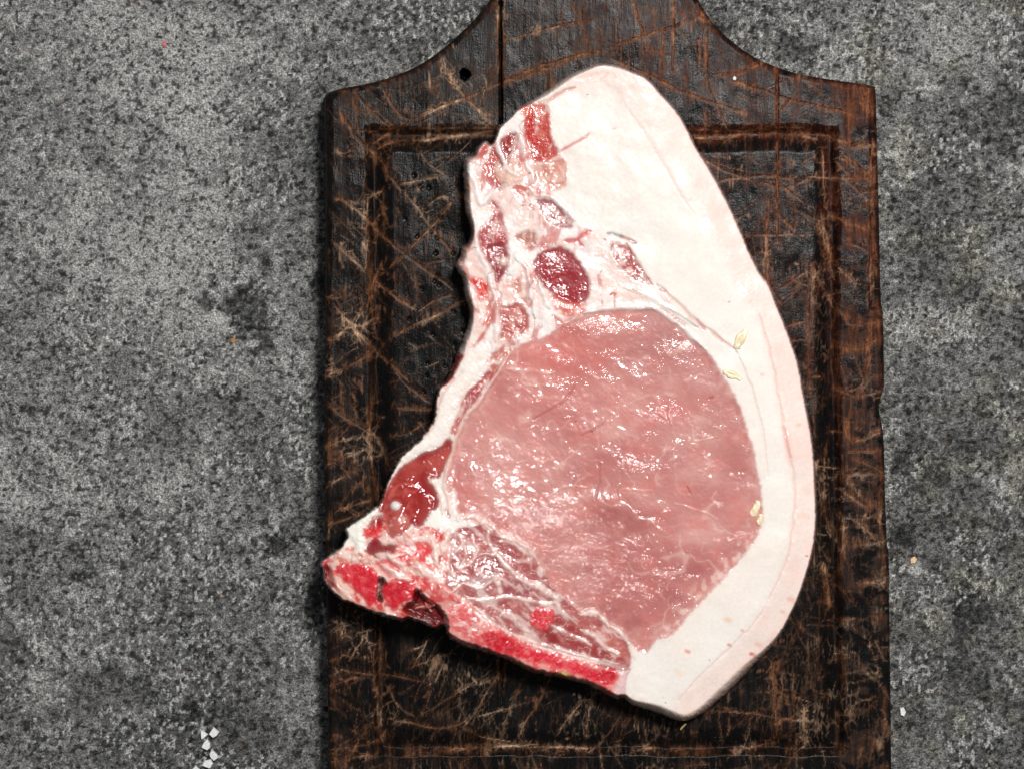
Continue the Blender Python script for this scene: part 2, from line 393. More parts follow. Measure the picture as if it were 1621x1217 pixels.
# ------------------------------------------------------------------ charred cutting board
BT = 105.0
def cutting_board():
    st = 1.6
    xs = np.arange(500, 1424, st)
    ys = np.concatenate([np.arange(-362, -40, 3.2), np.arange(-40, 1240, st), np.arange(1240, 1320, 3.2)])
    f = Field(xs, ys); X, Y = f.X, f.Y
    sl, d = f.poly(BOARD, n=3, full=True)
    d = d + .9 * (fbm(X / 16, Y / 9, 3, 2) - .5)
    # sunk channel round a raised centre
    def quad(p, r):
        _, q = f.poly(p, full=True, smooth=False); return q
    q = quad([(577, 200), (1328, 200), (1338, 1196), (592, 1196)], 0) + 3.0 * (fbm(X / 30, Y / 30, 3, 5) - .5) + 4.0 * (fbm(X / 90, Y / 90, 2, 6) - .5)
    H = np.zeros(X.shape, f32)
    wallw = 17.0
    # the far channel wall on the right and at the top is steeper
    q = q + 5.0 * (fbm(X / 22, Y / 22, 3, 19) - .5)
    H = -17 * ss(-1, 15, q) + 14 * ss(11, 44, q)
    H = H - 1.5 * ss(44, 200, q)
    grain = fbm(X / 3.2, Y / 46, 4, 7); grain2 = fbm(X / 9, Y / 120, 3, 8)
    lump = fbm(X / 40, Y / 60, 3, 11)
    H = H + .35 * (grain - .5) + 3.0 * (lump - .5)
    char = np.array([.0042, .0041, .0041], f32)
    brown = rgb(132, 88, 60); dark_brown = rgb(50, 31, 22); tan = rgb(200, 162, 132); red = rgb(96, 42, 24)
    f.C[:] = char
    f.R[:] = .36
    # how much of the char has worn off
    wear = .30 * ss(.52, .74, grain2) + .42 * ss(.56, .8, fbm(X / 50, Y / 34, 4, 13)) * ss(.3, .6, grain)
    wear += .75 * ss(22, 3, d) * ss(.42, .66, fbm(X / 22, Y / 26, 3, 14))
    wear += .75 * ss(-3, 5, q) * ss(24, 15, q) * ss(.34, .66, fbm(X / 10, Y / 60, 3, 15))          # channel sides
    wear += .42 * ss(570, 540, X) * ss(.36, .62, fbm(X / 26, Y / 20, 4, 16)) * ss(120, 260, Y)
    wear += .80 * ss(1318, 1345, X) * ss(.48, .62, fbm(X / 34, Y / 18, 4, 17)) * ss(60, 140, Y)
    wear += .32 * ss(200, 120, Y) * ss(.46, .66, fbm(X / 26, Y / 40, 4, 18))
    wear += .30 * ss(800, 770, X) * ss(220, 100, Y) * ss(.3, .6, grain)
    wear += .45 * ss(1190, 1260, Y) * ss(.5, .7, grain)
    wear = np.clip(wear - .10, 0, 1) * ss(0, 6, d) * (1 - .8 * ss(548, 524, X) * ss(520, 400, Y))  # edge and upper left rim stay dark: their shade is put into the colour
    cracks = np.zeros(X.shape, f32); cuts = np.zeros(X.shape, f32); soft = np.zeros(X.shape, f32)
    rnd = random.Random(4)
    def cut(pts, wd=3.0, a=1.0, dep=1.6, n=4, seed=None, jit=1.1):
        seed = rnd.randint(0, 60) if seed is None else seed
        sl, dd, t = f.stroke(pts, wd * 5 + 4, n, jit, seed)
        x, y = X[sl], Y[sl]
        e = wd * (.45 + 1.1 * vn(x / 11, y / 11, seed + 5)) * (np.clip(np.minimum(t, 1 - t) * 9, .25, 1))
        core = ss(e * 1.15, e * .35, dd)
        halo = ss(e * 3.6, e * .6, dd) * ss(.46, .74, fbm(x / 3.5, y / 6, 3, seed + 9)) * min(.6, .22 * wd)
        m = np.clip(np.maximum(core * (.55 + .6 * vn(x / 5, y / 5, seed)), halo), 0, 1) * a * (.35 + .65 * ss(.3, .6, vn(x / 26, y / 26, seed + 17)))
        cuts[sl] = np.maximum(cuts[sl], m)
        soft[sl] = np.maximum(soft[sl], ss(5 + 4.5 * wd, 0, dd) * a * (.3 + .9 * fbm(x / 7, y / 16, 3, seed + 13)))
        edge = ss(e * .55, e * .1, np.abs(dd - e * .15)) * a * ss(.35, .6, vn(x / 9, y / 9, seed + 31))
        cracks[sl] = np.maximum(cracks[sl], edge * .8)
        H[sl] = H[sl] - dep * ss(e * 1.2, 0, dd) * a
    T = [
     (A7, [(830,380),(900,480),(960,570),(1060,670),(1160,770)], 4), (A7, [(1620,360),(1400,440),(1200,500),(1020,580),(820,650),(680,720)], 4.2),
     (A7, [(680,720),(600,710),(540,640),(470,520)], 2.6), (A7, [(680,720),(560,780),(440,850),(400,900)], 3.4), (A7, [(320,560),(380,640),(460,720),(540,780)], 2.6),
     (A7, [(230,680),(280,770),(350,860),(430,930),(480,980),(530,1070),(620,1180)], 4.6), (A7, [(310,790),(450,780),(600,775),(800,775),(950,770),(1160,775)], 2.2),
     (A7, [(440,900),(540,860),(700,850),(860,830),(940,820),(1050,800),(1160,790)], 3.6), (A7, [(700,900),(750,980),(860,1060)], 2.4), (A7, [(180,905),(240,925),(330,900)], 2.2),
     (A7, [(560,1110),(690,1090),(850,1050)], 2.2), (A7, [(1090,450),(1100,520),(1060,640)], 2), (A7, [(300,600),(320,690),(310,780)], 2), (A7, [(1180,20),(1170,200),(1175,480)], 3.2),
     (B1, [(210,50),(290,100),(390,190),(500,300),(610,385),(700,460),(820,540),(900,600)], 3.4), (B1, [(290,100),(380,60),(480,10)], 2.4),
     (B1, [(600,10),(690,110),(770,230),(860,330),(900,380)], 3.2), (B1, [(900,80),(780,220),(680,320),(610,390),(530,460)], 3.0),
     (B1, [(200,320),(300,420),(400,510),(500,610),(600,680),(680,730)], 3.4), (B1, [(470,460),(420,560),(390,690),(300,790),(220,870),(150,920)], 4.0),
     (B1, [(180,680),(270,790),(390,930),(520,1040),(640,1160)], 3.2), (B1, [(330,600),(220,650),(150,650)], 2.4), (B1, [(540,890),(640,830),(780,770),(900,700),(970,670)], 3.2),
     (B1, [(680,740),(800,670),(900,630)], 2.4), (B1, [(150,1120),(280,1060),(400,990),(430,950)], 3.6), (B1, [(390,30),(380,180),(370,400)], 2.4), (B1, [(480,0),(488,150),(490,300)], 2.2),
     (B1, [(660,420),(690,620),(670,720)], 2.4), (B1, [(720,130),(800,60),(860,40)], 2), (B1, [(760,240),(900,70)], 2), (B1, [(740,450),(860,420)], 2), (B1, [(410,700),(430,860)], 2.2),
     (B2, [(100,300),(200,370),(330,450),(400,500),(450,600),(490,700)], 3.4), (B2, [(100,560),(230,510),(350,490)], 2.4), (B2, [(100,670),(250,610),(350,560)], 2.4), (B2, [(120,790),(230,720),(330,670)], 2.4),
     (B2, [(170,940),(290,900),(370,880)], 2.6), (B2, [(350,490),(400,430),(430,380)], 2.4), (B2, [(500,80),(600,200),(740,300)], 2.8), (B2, [(480,500),(600,470),(720,400)], 2.2),
     (B2, [(520,320),(640,330),(740,330)], 4), (B2, [(190,180),(190,330)], 2), (B2, [(270,240),(280,380)], 2), (B2, [(170,930),(240,830),(290,780)], 2.2), (B2, [(370,260),(360,480),(380,700),(410,880)], 3),
     (B2, [(430,520),(460,620),(490,690)], 2.4), (B2, [(200,600),(205,680)], 1.6), (B2, [(262,560),(268,660)], 1.6), (B2, [(325,720),(330,860)], 1.8), (B2, [(100,1030),(200,1000),(300,960)], 2),
     (C3, [(400,260),(300,420),(270,470)], 2.4), (C3, [(400,290),(440,480),(470,700),(480,960),(510,1000)], 2.6), (C3, [(130,470),(280,400)], 3.4), (C3, [(200,520),(400,550),(560,560),(850,620)], 2.6),
     (C3, [(550,640),(620,780),(740,850)], 2), (C3, [(130,640),(330,570)], 3), (C3, [(740,860),(900,760),(1100,640),(1220,610),(1360,520)], 2.2), (C3, [(700,510),(860,450),(1000,400)], 1.8),
     (C3, [(720,500),(780,400),(820,310)], 2.6), (C3, [(850,640),(830,720),(800,800)], 2), (C3, [(930,470),(870,620)], 2), (C3, [(1370,480),(1240,660),(1150,820),(1060,920)], 2.4),
     (C3, [(1150,850),(1300,810),(1440,770),(1600,710)], 1.8), (C3, [(1060,920),(1200,990),(1400,1020)], 2), (C3, [(570,880),(700,890),(900,930),(1080,880)], 3), (C3, [(460,850),(350,1000),(260,1180)], 3.8),
     (C3, [(130,1080),(320,1050),(400,1040),(540,970)], 2.6), (C3, [(150,1160),(420,1110)], 2.6), (C3, [(680,1110),(900,1090),(1200,1060),(1600,1040)], 5), (C3, [(1460,980),(1500,880),(1560,800)], 2.2),
     (C3, [(1340,960),(1400,760),(1500,550)], 2), (C3, [(220,80),(230,300)], 2), (C3, [(490,200),(480,600)], 2), (C3, [(330,270),(450,240)], 2.2), (C3, [(640,400),(760,370),(820,330)], 2.2),
     (Q4, [(150,560),(330,480),(560,410),(740,360),(830,350)], 4.2), (Q4, [(860,330),(1000,280),(1100,245),(1240,205),(1390,150)], 3), (Q4, [(230,265),(420,210),(560,175),(690,145),(780,130)], 3),
     (Q4, [(1030,0),(1060,110),(1100,230),(1095,470)], 3), (Q4, [(690,40),(690,150),(735,350)], 3), (Q4, [(1300,0),(1305,180),(1300,500)], 3.2), (Q4, [(1235,200),(1220,560)], 2.4), (Q4, [(805,200),(805,350)], 2),
     (Q4, [(1300,40),(1380,120)], 2.6), (Q4, [(1440,90),(1560,150)], 3), (Q4, [(1120,330),(1290,380)], 2.4), (Q4, [(540,20),(545,190)], 2), (Q4, [(930,120),(925,370)], 2),
     (Q4, [(620,40),(680,130)], 2.4), (Q4, [(1480,260),(1485,420)], 2), (Q4, [(1530,190),(1530,540)], 2.4), (Q4, [(150,20),(160,300),(150,560)], 2.8), (Q4, [(870,390),(1000,450),(1180,520)], 3),
     (A8, [(0,440),(200,540),(380,610),(600,680)], 2.8), (A8, [(430,450),(560,440),(700,390)], 3), (A8, [(520,490),(700,540),(860,600),(1040,640),(1250,690)], 3), (A8, [(800,400),(800,760)], 2.6),
     (A8, [(270,780),(600,790),(740,770),(1000,770)], 2.6), (A8, [(380,680),(360,800)], 4), (A8, [(300,830),(500,830),(640,800),(800,800),(1040,840)], 5), (A8, [(350,960),(500,1040),(650,1090)], 2.4),
     (A8, [(400,1100),(700,1060),(900,1080)], 2.4), (A8, [(1180,950),(1330,1040)], 2.6), (A8, [(1090,800),(1200,860),(1380,880)], 5), (A8, [(340,240),(340,450)], 2.2), (A8, [(370,180),(375,480),(420,600),(500,780)], 2.6),
     (A8, [(820,660),(870,600)], 3), (A8, [(1300,520),(1330,600),(1350,680)], 6), (A8, [(800,820),(805,1200)], 2.6), (A8, [(900,1060),(905,1217)], 2), (A8, [(1240,600),(1240,800)], 2), (A8, [(700,1100),(860,1130),(980,1080)], 2.6),
     (Q1, [(360,770),(380,880),(400,980),(430,1090)], 6), (Q1, [(330,1040),(320,1200)], 4), (Q1, [(370,470),(375,620),(385,760)], 2.6), (Q1, [(400,790),(520,840),(600,870)], 2.8), (Q1, [(470,500),(580,590)], 2.6),
     (Q1, [(605,480),(605,860),(602,1217)], 2.6), (Q1, [(300,610),(600,620)], 2), (Q1, [(160,790),(240,870)], 3), (Q1, [(0,890),(300,890)], 1.6), (Q1, [(160,1150),(300,1060)], 1.6), (Q1, [(110,700),(100,1000),(110,1120)], 4),
     (Q1, [(450,460),(600,450)], 4), (Q1, [(480,620),(560,690)], 2.6), (Q1, [(480,920),(580,960)], 2.6), (Q1, [(550,860),(570,960)], 2.4), (Q1, [(440,1040),(540,1130)], 2.4), (Q1, [(150,560),(150,760),(160,960)], 2.6),
     (Q1, [(240,620),(240,870)], 2), (Q1, [(160,640),(290,740)], 2.4),
     (R4, [(970,590),(1130,620),(1250,560)], 3.4), (R4, [(1040,400),(1080,460),(1260,450)], 3), (R4, [(1110,680),(1160,830),(1060,890)], 2.8), (R4, [(980,870),(1150,930)], 2.2), (R4, [(1180,560),(1200,700),(1160,880)], 4),
     (R4, [(1060,120),(1120,190)], 2.4), (R4, [(860,130),(940,300),(1000,390)], 1.6), (R4, [(640,220),(790,130)], 1.6), (R4, [(700,160),(810,220)], 1.6), (R4, [(830,90),(830,300),(810,640),(820,900)], 4.6),
     (R4, [(800,790),(890,800)], 2.6), (R4, [(550,20),(550,180),(640,330)], 3), (R4, [(930,20),(980,180)], 2.4), (R4, [(680,470),(800,440)], 1.6), (R4, [(700,560),(800,560)], 1.6), (R4, [(1050,1080),(1080,1200)], 3),
     (Q2, [(250,160),(330,200),(470,180)], 3), (Q2, [(290,330),(330,420),(460,380)], 3.2), (Q2, [(260,590),(420,570),(490,590)], 5), (Q2, [(260,640),(340,700),(430,760)], 2), (Q2, [(320,620),(430,740)], 2),
     (Q2, [(250,770),(340,790),(440,780)], 3), (Q2, [(310,920),(430,910),(490,890)], 5), (Q2, [(290,780),(290,900),(270,1060)], 3.4), (Q2, [(195,600),(200,760),(230,860)], 3), (Q2, [(190,1000),(210,1120),(220,1217)], 5),
     (Q2, [(260,1110),(340,1200)], 2), (Q2, [(350,1100),(500,1100)], 4), (Q2, [(220,370),(320,380)], 2), (Q2, [(330,790),(430,870)], 2.4), (Q2, [(460,640),(470,900)], 5), (Q2, [(300,470),(450,470)], 3), (Q2, [(340,500),(470,560)], 2),
     (Q3, [(1360,0),(1365,200),(1375,440)], 4.4), (Q3, [(1010,295),(1250,310),(1400,340),(1560,355)], 2.6), (Q3, [(1525,280),(1520,400),(1530,500)], 4.6), (Q3, [(1340,90),(1360,180)], 3), (Q3, [(1130,520),(1280,490),(1350,470)], 3.6),
     (Q3, [(590,520),(700,500)], 5), (Q3, [(800,520),(960,510)], 5), (Q3, [(320,530),(440,420),(540,250)], 1.6), (Q3, [(490,480),(530,340)], 1.8), (Q3, [(150,420),(240,300),(300,230)], 2), (Q3, [(310,420),(340,200)], 2), (Q3, [(0,330),(80,180),(110,110)], 2),
     (Q3, [(0,500),(200,500),(330,510)], 4), (Q3, [(580,400),(590,290)], 1.6), (Q3, [(1100,420),(1110,320)], 2), (Q3, [(1350,0),(1355,120)], 3), (Q3, [(1310,0),(1330,190)], 2), (Q3, [(1400,200),(1560,250)], 1.6),
    ]
    for crop, p, wd in T:
        cut(CR(crop, p), wd * (.42 if crop in (C3, Q3) else .54), a=1.0 if wd > 2.5 else .85, dep=.3 + .14 * wd, n=3)
    # the lesser knife marks
    def scatter(n, x0, x1, y0, y1, angs, l0, l1, wd, a, dep=.5):
        for _ in range(n):
            x = rnd.uniform(x0, x1); y = rnd.uniform(y0, y1); an = math.radians(rnd.choice(angs) + rnd.uniform(-9, 9)); l = rnd.uniform(l0, l1) / 2
            b = rnd.uniform(-.08, .08) * l
            p = [(x - l * math.cos(an), y - l * math.sin(an)), (x + b * math.sin(an), y - b * math.cos(an)), (x + l * math.cos(an), y + l * math.sin(an))]
            cut(p, rnd.uniform(.6, 1.25) * wd, a * rnd.uniform(.2, 1), dep, n=2, jit=1.2)
    scatter(170, 518, 600, 200, 1200, [-25, -35, 40, 50, 90], 12, 70, .6, .65)
    scatter(190, 620, 760, 230, 1000, [45, -40, 60, -25, 90], 12, 60, .6, .6)
    scatter(230, 620, 1290, 1000, 1160, [90, 90, 115, 110, -30], 15, 80, .55, .5)
    scatter(60, 900, 1300, 1080, 1165, [90, 85, 95], 20, 60, .9, .55)
    scatter(130, 1090, 1300, 230, 700, [90, 90, 88, 10, -30, 30], 15, 90, .9, .5)
    scatter(90, 1230, 1310, 650, 1150, [90, 90, 86, 60, 5], 20, 110, .9, .5)
    scatter(190, 1325, 1405, 150, 1217, [5, 20, -15, 70, 90, 50], 12, 60, .65, .6)
    scatter(80, 800, 1110, 0, 120, [90, 90, -20, 45], 15, 70, .8, .5)
    scatter(90, 530, 800, 100, 215, [-25, 45, 90, 10], 15, 60, .8, .5)
    scatter(60, 1100, 1380, 60, 215, [90, 20, -20, 90], 15, 60, .8, .5)
    scatter(90, 520, 1400, 1180, 1290, [90, 90, 70, -20, 5], 15, 50, 1.0, .55)
    scatter(30, 810, 1080, -320, 0, [90, 90, -20, 45], 30, 90, 1.2, .6)
    wq = 7 * (fbm(X / 15, Y / 15, 3, 61) - .5) * 2; wr = 7 * (fbm(X / 15, Y / 15, 3, 62) - .5) * 2
    k1 = craquelure((X + wq) / 40, (Y + wr) / 46, 2); k2 = craquelure((X + wq * .6) / 17, (Y + wr * .6) / 24, 3); k3 = craquelure((X + wq * .4) / 8, (Y + wr * .4) / 30, 4)
    zone = np.clip(ss(640, 560, X) + .8 * ss(230, 120, Y) + .7 * ss(780, 600, X) * ss(760, 600, Y) + .65 * ss(1100, 1250, X) + .55 * ss(960, 1060, Y), .2, 1)
    w1 = ss(.085, .02, k1) * ss(.38, .60, fbm(X / 30, Y / 30, 3, 63)) * zone
    w2_ = ss(.11, .03, k2) * ss(.46, .64, fbm(X / 24, Y / 24, 3, 64)) * zone * .75
    w3 = ss(.16, .05, k3) * ss(.50, .66, fbm(X / 22, Y / 30, 3, 65)) * (.35 + .5 * ss(1000, 1200, X) + .4 * ss(960, 1060, Y)) * .6
    web = np.maximum.reduce([w1 * np.clip(soft * 1.1, 0, .8), ss(.11, .03, k2) * zone * np.clip(1.2 * soft - .15, 0, .6), w3 * .30]) * (.45 + .9 * vn(X / 4, Y / 4, 66))
    cracks = np.maximum(cracks, .5 * ss(.10, .02, k2) * zone * ss(.5, .62, fbm(X / 24, Y / 24, 3, 67)))
    cuts = np.maximum(cuts, np.clip(web, 0, .9))
    fine = ss(.80, .93, ridge(X / 34, Y / 34, 3, 2)) * ss(.45, .62, fbm(X / 26, Y / 26, 3, 33)) * .4
    cuts = np.clip(np.maximum(cuts, fine * ss(.4, .6, grain)), 0, 1)
    # colours
    tint = fbm(X / 60, Y / 60, 3, 21)[..., None]; warm = ss(780, 1150, X)[..., None] * ss(900, 300, Y)[..., None]
    cc = brown + (tan - brown) * ss(.45, .7, tint)
    cc = cc * (1 - .45 * warm) + np.asarray(rgb(152, 90, 56)) * .45 * warm
    mid = dark_brown + (red - dark_brown) * (.55 * warm) 
    wv = np.clip((wear * .62 + .45 * soft) * (1 - .55 * ss(60, 90, q) * ss(930, 1010, Y)) * (.2 + 1.1 * grain), 0, 1)[..., None]
    C = f.C + (mid - f.C) * np.clip(wv * 1.5, 0, 1)
    C = C + (brown - C) * np.clip(wv - .35, 0, 1) * (.5 + .5 * tint)
    C = C + (cc - C) * (np.clip(cuts * (.65 + .6 * grain), 0, 1))[..., None]
    C = C * (1 - .85 * cracks[..., None])
    # burnt pits on the raised centre at the left and dirt in the channel
    pd, pid = worley(X / 13, Y / 15, 3)
    pit = (1 - ss(.16, .34, pd)) * (pid < .16) * .7 * ss(50, 70, q) * ss(760, 700, X) * ss(180, 260, Y) * ss(760, 600, Y)
    H = H - 2.4 * pit; C = C * (1 - .8 * pit[..., None])
    f.R = (.24 + .42 * np.clip(wear + cuts, 0, 1) + .10 * (fbm(X / 20, Y / 20, 3, 41) - .5)).astype(f32)
    blis = fbm(X / 5, Y / 7, 3, 43)
    H = H + .22 * (blis - .5) * (1 - .6 * np.clip(wear, 0, 1))
    # knot hole
    sl, dd, t = f.stroke([(734, 116), (738, 118), (736, 122)], 14); m = ss(6.5, 3.5, dd + 2.5 * (vn(X[sl] / 3, Y[sl] / 3, 4) - .5)); H[sl] -= 34 * m; C[sl] *= (1 - .8 * m[..., None])
    # joints between the planks
    j1 = 792.5 + 2.0 * (Y / 1217); j2 = 1230 + 1.0 * np.sin(Y / 170)
    w1 = ss(2.4, .8, np.abs(X - j1)); w2 = ss(1.8, .6, np.abs(X - j2))
    H = H - 20 * w1 * ss(1150, 900, Y) - 1.6 * w2 * ss(420, 200, Y)
    C = C * (1 - .8 * w1 * ss(1150, 900, Y))[..., None]; C = C + (red * .5 - C) * (w2 * .6 * ss(420, 200, Y))[..., None]
    # rounded, worn rim
    rim = 11.0 + 5 * (fbm(X / 60, Y / 60, 2, 51) - .5) + 5 * ss(540, 520, X) * ss(480, 200, Y)
    e = np.clip(d / rim, 0, 1); prof = np.sqrt(np.clip(1 - (1 - e) ** 2, 0, 1))
    Z = (BT - rim) + rim * prof + H * ss(0, 6, d)
    # step on the right rim
    Z = Z - 5 * ss(1376, 1380, X) * ss(494, 484, Y) * ss(140, 160, Y)
    Z = np.where(d <= 0, -1.0, Z)
    f.C = C.astype(f32)
    gy, gx = np.gradient(d, f.ys, f.xs)
    gl = np.hypot(gx, gy) + 1e-6
    mv = np.where((d < 0) & (d > -3.4), -d, 0)
    X2 = X + mv * gx / gl; Y2 = Y + mv * gy / gl
    P = world(X2, Y2, Z)
    N = normals(world(X, Y, np.where(d <= 0, BT - rim, Z)))
    root = bpy.data.objects.new('cutting_board', None); sc.collection.objects.link(root); root.location = (0, 0, 0)
    tag(root, 'dark charred wooden cutting board with broad handle, knife scars and sunken channel', 'cutting board')
    dc = np.minimum.reduce([d[:-1, :-1], d[1:, :-1], d[:-1, 1:], d[1:, 1:]]); dm = np.maximum.reduce([d[:-1, :-1], d[1:, :-1], d[:-1, 1:], d[1:, 1:]])
    ok = dm > 0
    cx = .5 * (X[:-1, :-1] + X[1:, 1:])
    a, b = cx < j1[:-1, :-1], cx >= j2[:-1, :-1]
    sheet('plank', f, P, N, ok & a, M_WOOD, root)
    sheet('plank', f, P, N, ok & ~a & ~b, M_WOOD, root)
    sheet('plank', f, P, N, ok & b, M_WOOD, root)
cutting_board()

# ------------------------------------------------------------------ the raw pork chop
def pork_chop():
    st = 1.25
    f = Field(np.arange(496, 1306, st), np.arange(90, 1156, st)); X, Y = f.X, f.Y
    out = (CR(A1, [(490,365),(570,322),(680,250),(800,165),(900,120),(1000,86),(1090,90),(1200,125),(1320,180),(1400,270),(1500,380),(1580,510)])
         + [(1100,228),(1121,262),(1149,312),(1170,357),(1188,400),(1205.7,434.5)]
         + CR(A5, [(1210,40),(1260,170),(1310,290),(1350,400),(1390,530),(1420,700),(1450,850),(1475,1000),(1487,1160)])
         + CR(A6, [(1135,80),(1140,220),(1130,350),(1100,470),(1060,590),(1010,700),(950,800),(850,905),(760,1000),(700,1055),(600,1135),(530,1162),(470,1148),(400,1120),(300,1090),(262,1062)])
         + [(988,1104),(972,1105),(953,1094),(919,1080),(877,1071),(835,1061),(809.6,1047),(777.6,1036),(759,1029),(736.5,1022),(718,1013),(707,1004),(705,993),(699,991),(691,995),(677,990),(663.5,984.5),(645,979),
            (636,983),(613,976.5),(586,968),(561,957),(539,948),(524,934),(513,918),(511,904),(507,892),(513,884),(529,873),(540,862),(548,850),(546.5,836),(569,820),(585,807),(599,797),(609.6,770),(621.5,744),(633,723),(653,704.6),(671,686),
            (684.6,665),(688.5,639),(695,612.6),(707,600),(715,580),(724.7,557),(732,537),(741,513),(742,489),(735,468),(732,444),(725,431),(721,419),(728,406.6),(730,392),(739.5,384),(744,367),(741,351),(736,331.7),(734.5,302),(733,262.6),
            (738,249),(749,245),(753,235.5),(768,223),(777,229),(785,214.5),(791,201),(808.6,183.6)])
    _, d = f.poly(out, n=3, full=True)
    rag = ss(760, 700, X) * ss(180, 260, Y) + ss(880, 1000, Y) * ss(1000, 960, X)
    d = d + (1.2 + 3.0 * np.clip(rag, 0, 1)) * (fbm(X / 7, Y / 7, 3, 2) - .5) + .8 * (vn(X / 3, Y / 3, 9) - .5)
    n5 = fbm(X / 5, Y / 5, 3, 11) - .5; n12 = fbm(X / 12, Y / 12, 4, 12) - .5; n30 = fbm(X / 30, Y / 30, 4, 13) - .5; n80 = fbm(X / 80, Y / 80, 3, 14) - .5
    n3 = fbm(X / 3, Y / 3, 2, 15) - .5
    fat = rgb(247, 240, 232); rindc = rgb(249, 228, 219); white = rgb(253, 243, 238); pinkw = rgb(249, 218, 207)
    H = f.H; f.C[:] = fat; f.R[:] = .40; f.F[:] = .015
    RA = np.zeros(X.shape, f32)           # strength of the wet ripples
    names = {0: 'fat_cap'}; parents = {}
    def new_part(name, parent=None):
        k = len(names); names[k] = name; parents[k] = parent; return k
    def area_(pts, col, soft=2.5, rag=3.0, h=0.0, hs=6.0, rough=None, gran=None, fib=None, part=None, amt=1.0, ra=None, mott=None, seed=0, big=0.0, n=4):
        """fill an outline with a tissue colour; mott = (colour, grain px, low, high) lets a second tissue show through"""
        sl, sd = f.poly(pts, m=14 + rag * 2, n=n)
        x, y = X[sl], Y[sl]
        s2 = sd + rag * 2 * n5[sl] + big * 2 * n12[sl]
        m = ss(-soft, soft, s2) * amt
        c = np.broadcast_to(np.asarray(col, f32), m.shape + (3,))
        if mott is not None:
            c2, sc_, lo, hi = mott
            k = ss(lo, hi, fbm(x / sc_, y / sc_, 4, 60 + seed))[..., None]
            c = c + (np.asarray(c2, f32) - c) * k
        cur = f.C[sl]; f.C[sl] = cur + (c - cur) * m[..., None]
        if h: H[sl] += h * ss(-hs * .4, hs, s2)
        for arr, v in ((f.R, rough), (f.G, gran), (f.F, fib), (RA, ra)):
            if v is not None: arr[sl] = arr[sl] + (v - arr[sl]) * m
        if part is not None: f.L[sl] = np.where(sd > 0, part, f.L[sl])
        return sl, s2, m
    def line_(pts, wd, col, amt=1.0, h=0.0, soft=1.6, jit=2.0, taper=True, rough=None, ra=None, seed=0, part=None, gran=None, brk=0.0):
        sl, dd, t = f.stroke(pts, wd * 3 + 6, 4, jit, seed)
        e = wd * .5 * ((np.clip(np.minimum(t, 1 - t) * 7, .3, 1)) if taper else 1) * (.65 + .7 * vn(X[sl] / 9, Y[sl] / 9, seed + 3))
        m = ss(e + soft, np.maximum(e - soft, 0) * .6, dd) * amt
        if brk: m = m * (1 - brk * ss(.56, .40, fbm(X[sl] / 8, Y[sl] / 8, 3, seed + 7)))
        f.mix(sl, col, m)
        if h: H[sl] += h * ss(e * 1.6 + 1.5, 0, dd)
        if rough is not None: f.R[sl] += (rough - f.R[sl]) * m
        if ra is not None: RA[sl] += (ra - RA[sl]) * m
        if gran is not None: f.G[sl] += (gran - f.G[sl]) * m
        if part is not None: f.L[sl] = np.where(dd < e, part, f.L[sl])

    # ---- thickness of the slab
    top = 78 + 26 * np.exp(-((X - 680) / 190) ** 2 - ((Y - 960) / 170) ** 2) + 3 * n80 * 2 + 1.4 * n30 * 2 * ss(1120, 960, X)
    top = top - 8 * ss(60, 0, d) * ss(1000, 1150, X)                      # the skin side sags

    f.C += (rgb(250, 230, 219) - f.C) * np.clip(.15 + 1.6 * n80, 0, .35)[..., None]      # fat is cream to faint pink in broad patches
    f.C += (rgb(249, 222, 212) - f.C) * (.7 * np.exp(-((X - 950) / 110) ** 2 - ((Y - 115) / 40) ** 2))[..., None]
    # ---- rind along the outer edge
    rind = new_part('rind')
    inner = CR(A1, [(560,345),(640,300),(790,255),(900,215),(1020,200),(1120,260),(1180,370),(1290,520),(1400,700),(1550,960)]) + [(1100,320),(1130,372),(1160,430)] \
        + CR(A5, [(1040,100),(1150,230),(1200,400),(1250,620),(1280,800),(1310,1000),(1345,1130)]) + CR(A6, [(1038,60),(1040,150),(1015,370),(960,510),(900,640),(850,710),(750,820),(600,960),(490,1080),(530,1162)])
    outer = CR(A6, [(560,1200),(800,1050),(960,860),(1100,620),(1180,350),(1190,80)]) + [(1300,700),(1275,560),(1240,440),(1190,350),(1140,230),(1080,130),(1030,90),(960,70),(900,90)] + CR(A1, [(560,290)])
    area_(inner + outer, rindc, soft=13, rag=2.5, big=3, h=.6, hs=8, rough=.36, part=rind, fib=.14, mott=(rgb(250, 222, 212), 24, .48, .72), seed=3)
    pinkline = rgb(243, 190, 178)
    line_(CR(A5, [(1150,230),(1200,400),(1250,620),(1280,800),(1310,1000),(1345,1130)]) + CR(A6, [(1038,60),(1040,150),(1015,370),(960,510),(920,600)]), 2.6, pinkline, .75, -.9, seed=4)
    line_(CR(A6, [(900,640),(850,710),(750,820),(600,960),(500,1070)]), 2.0, rgb(240, 205, 192), .6, -.8, seed=5)
    line_(CR(A1, [(1180,370),(1290,520),(1400,700),(1550,960),(1621,1060)]), 3, rgb(250, 226, 216), .6, -.3, seed=6)
    line_(CR(A5, [(1300,900),(1318,1000),(1335,1080)]), 2.4, rgb(214, 90, 84), .8, -.5, seed=7)
    for k, (x0, y0) in enumerate([(1320, 960), (1330, 1060)]):
        line_(CR(A5, [(x0 - 20, y0 - 70), (x0, y0), (x0 + 12, y0 + 60)]), 9, rgb(246, 196, 186), .5, soft=5, seed=8 + k)
    # thin skin seam on the very rim
    sk = ss(5.5, 1.0, d) * ss(900, 1000, X) * (.55 + .9 * n12)
    f.C += (rgb(240, 165, 155) - f.C) * np.clip(sk, 0, 1)[..., None]
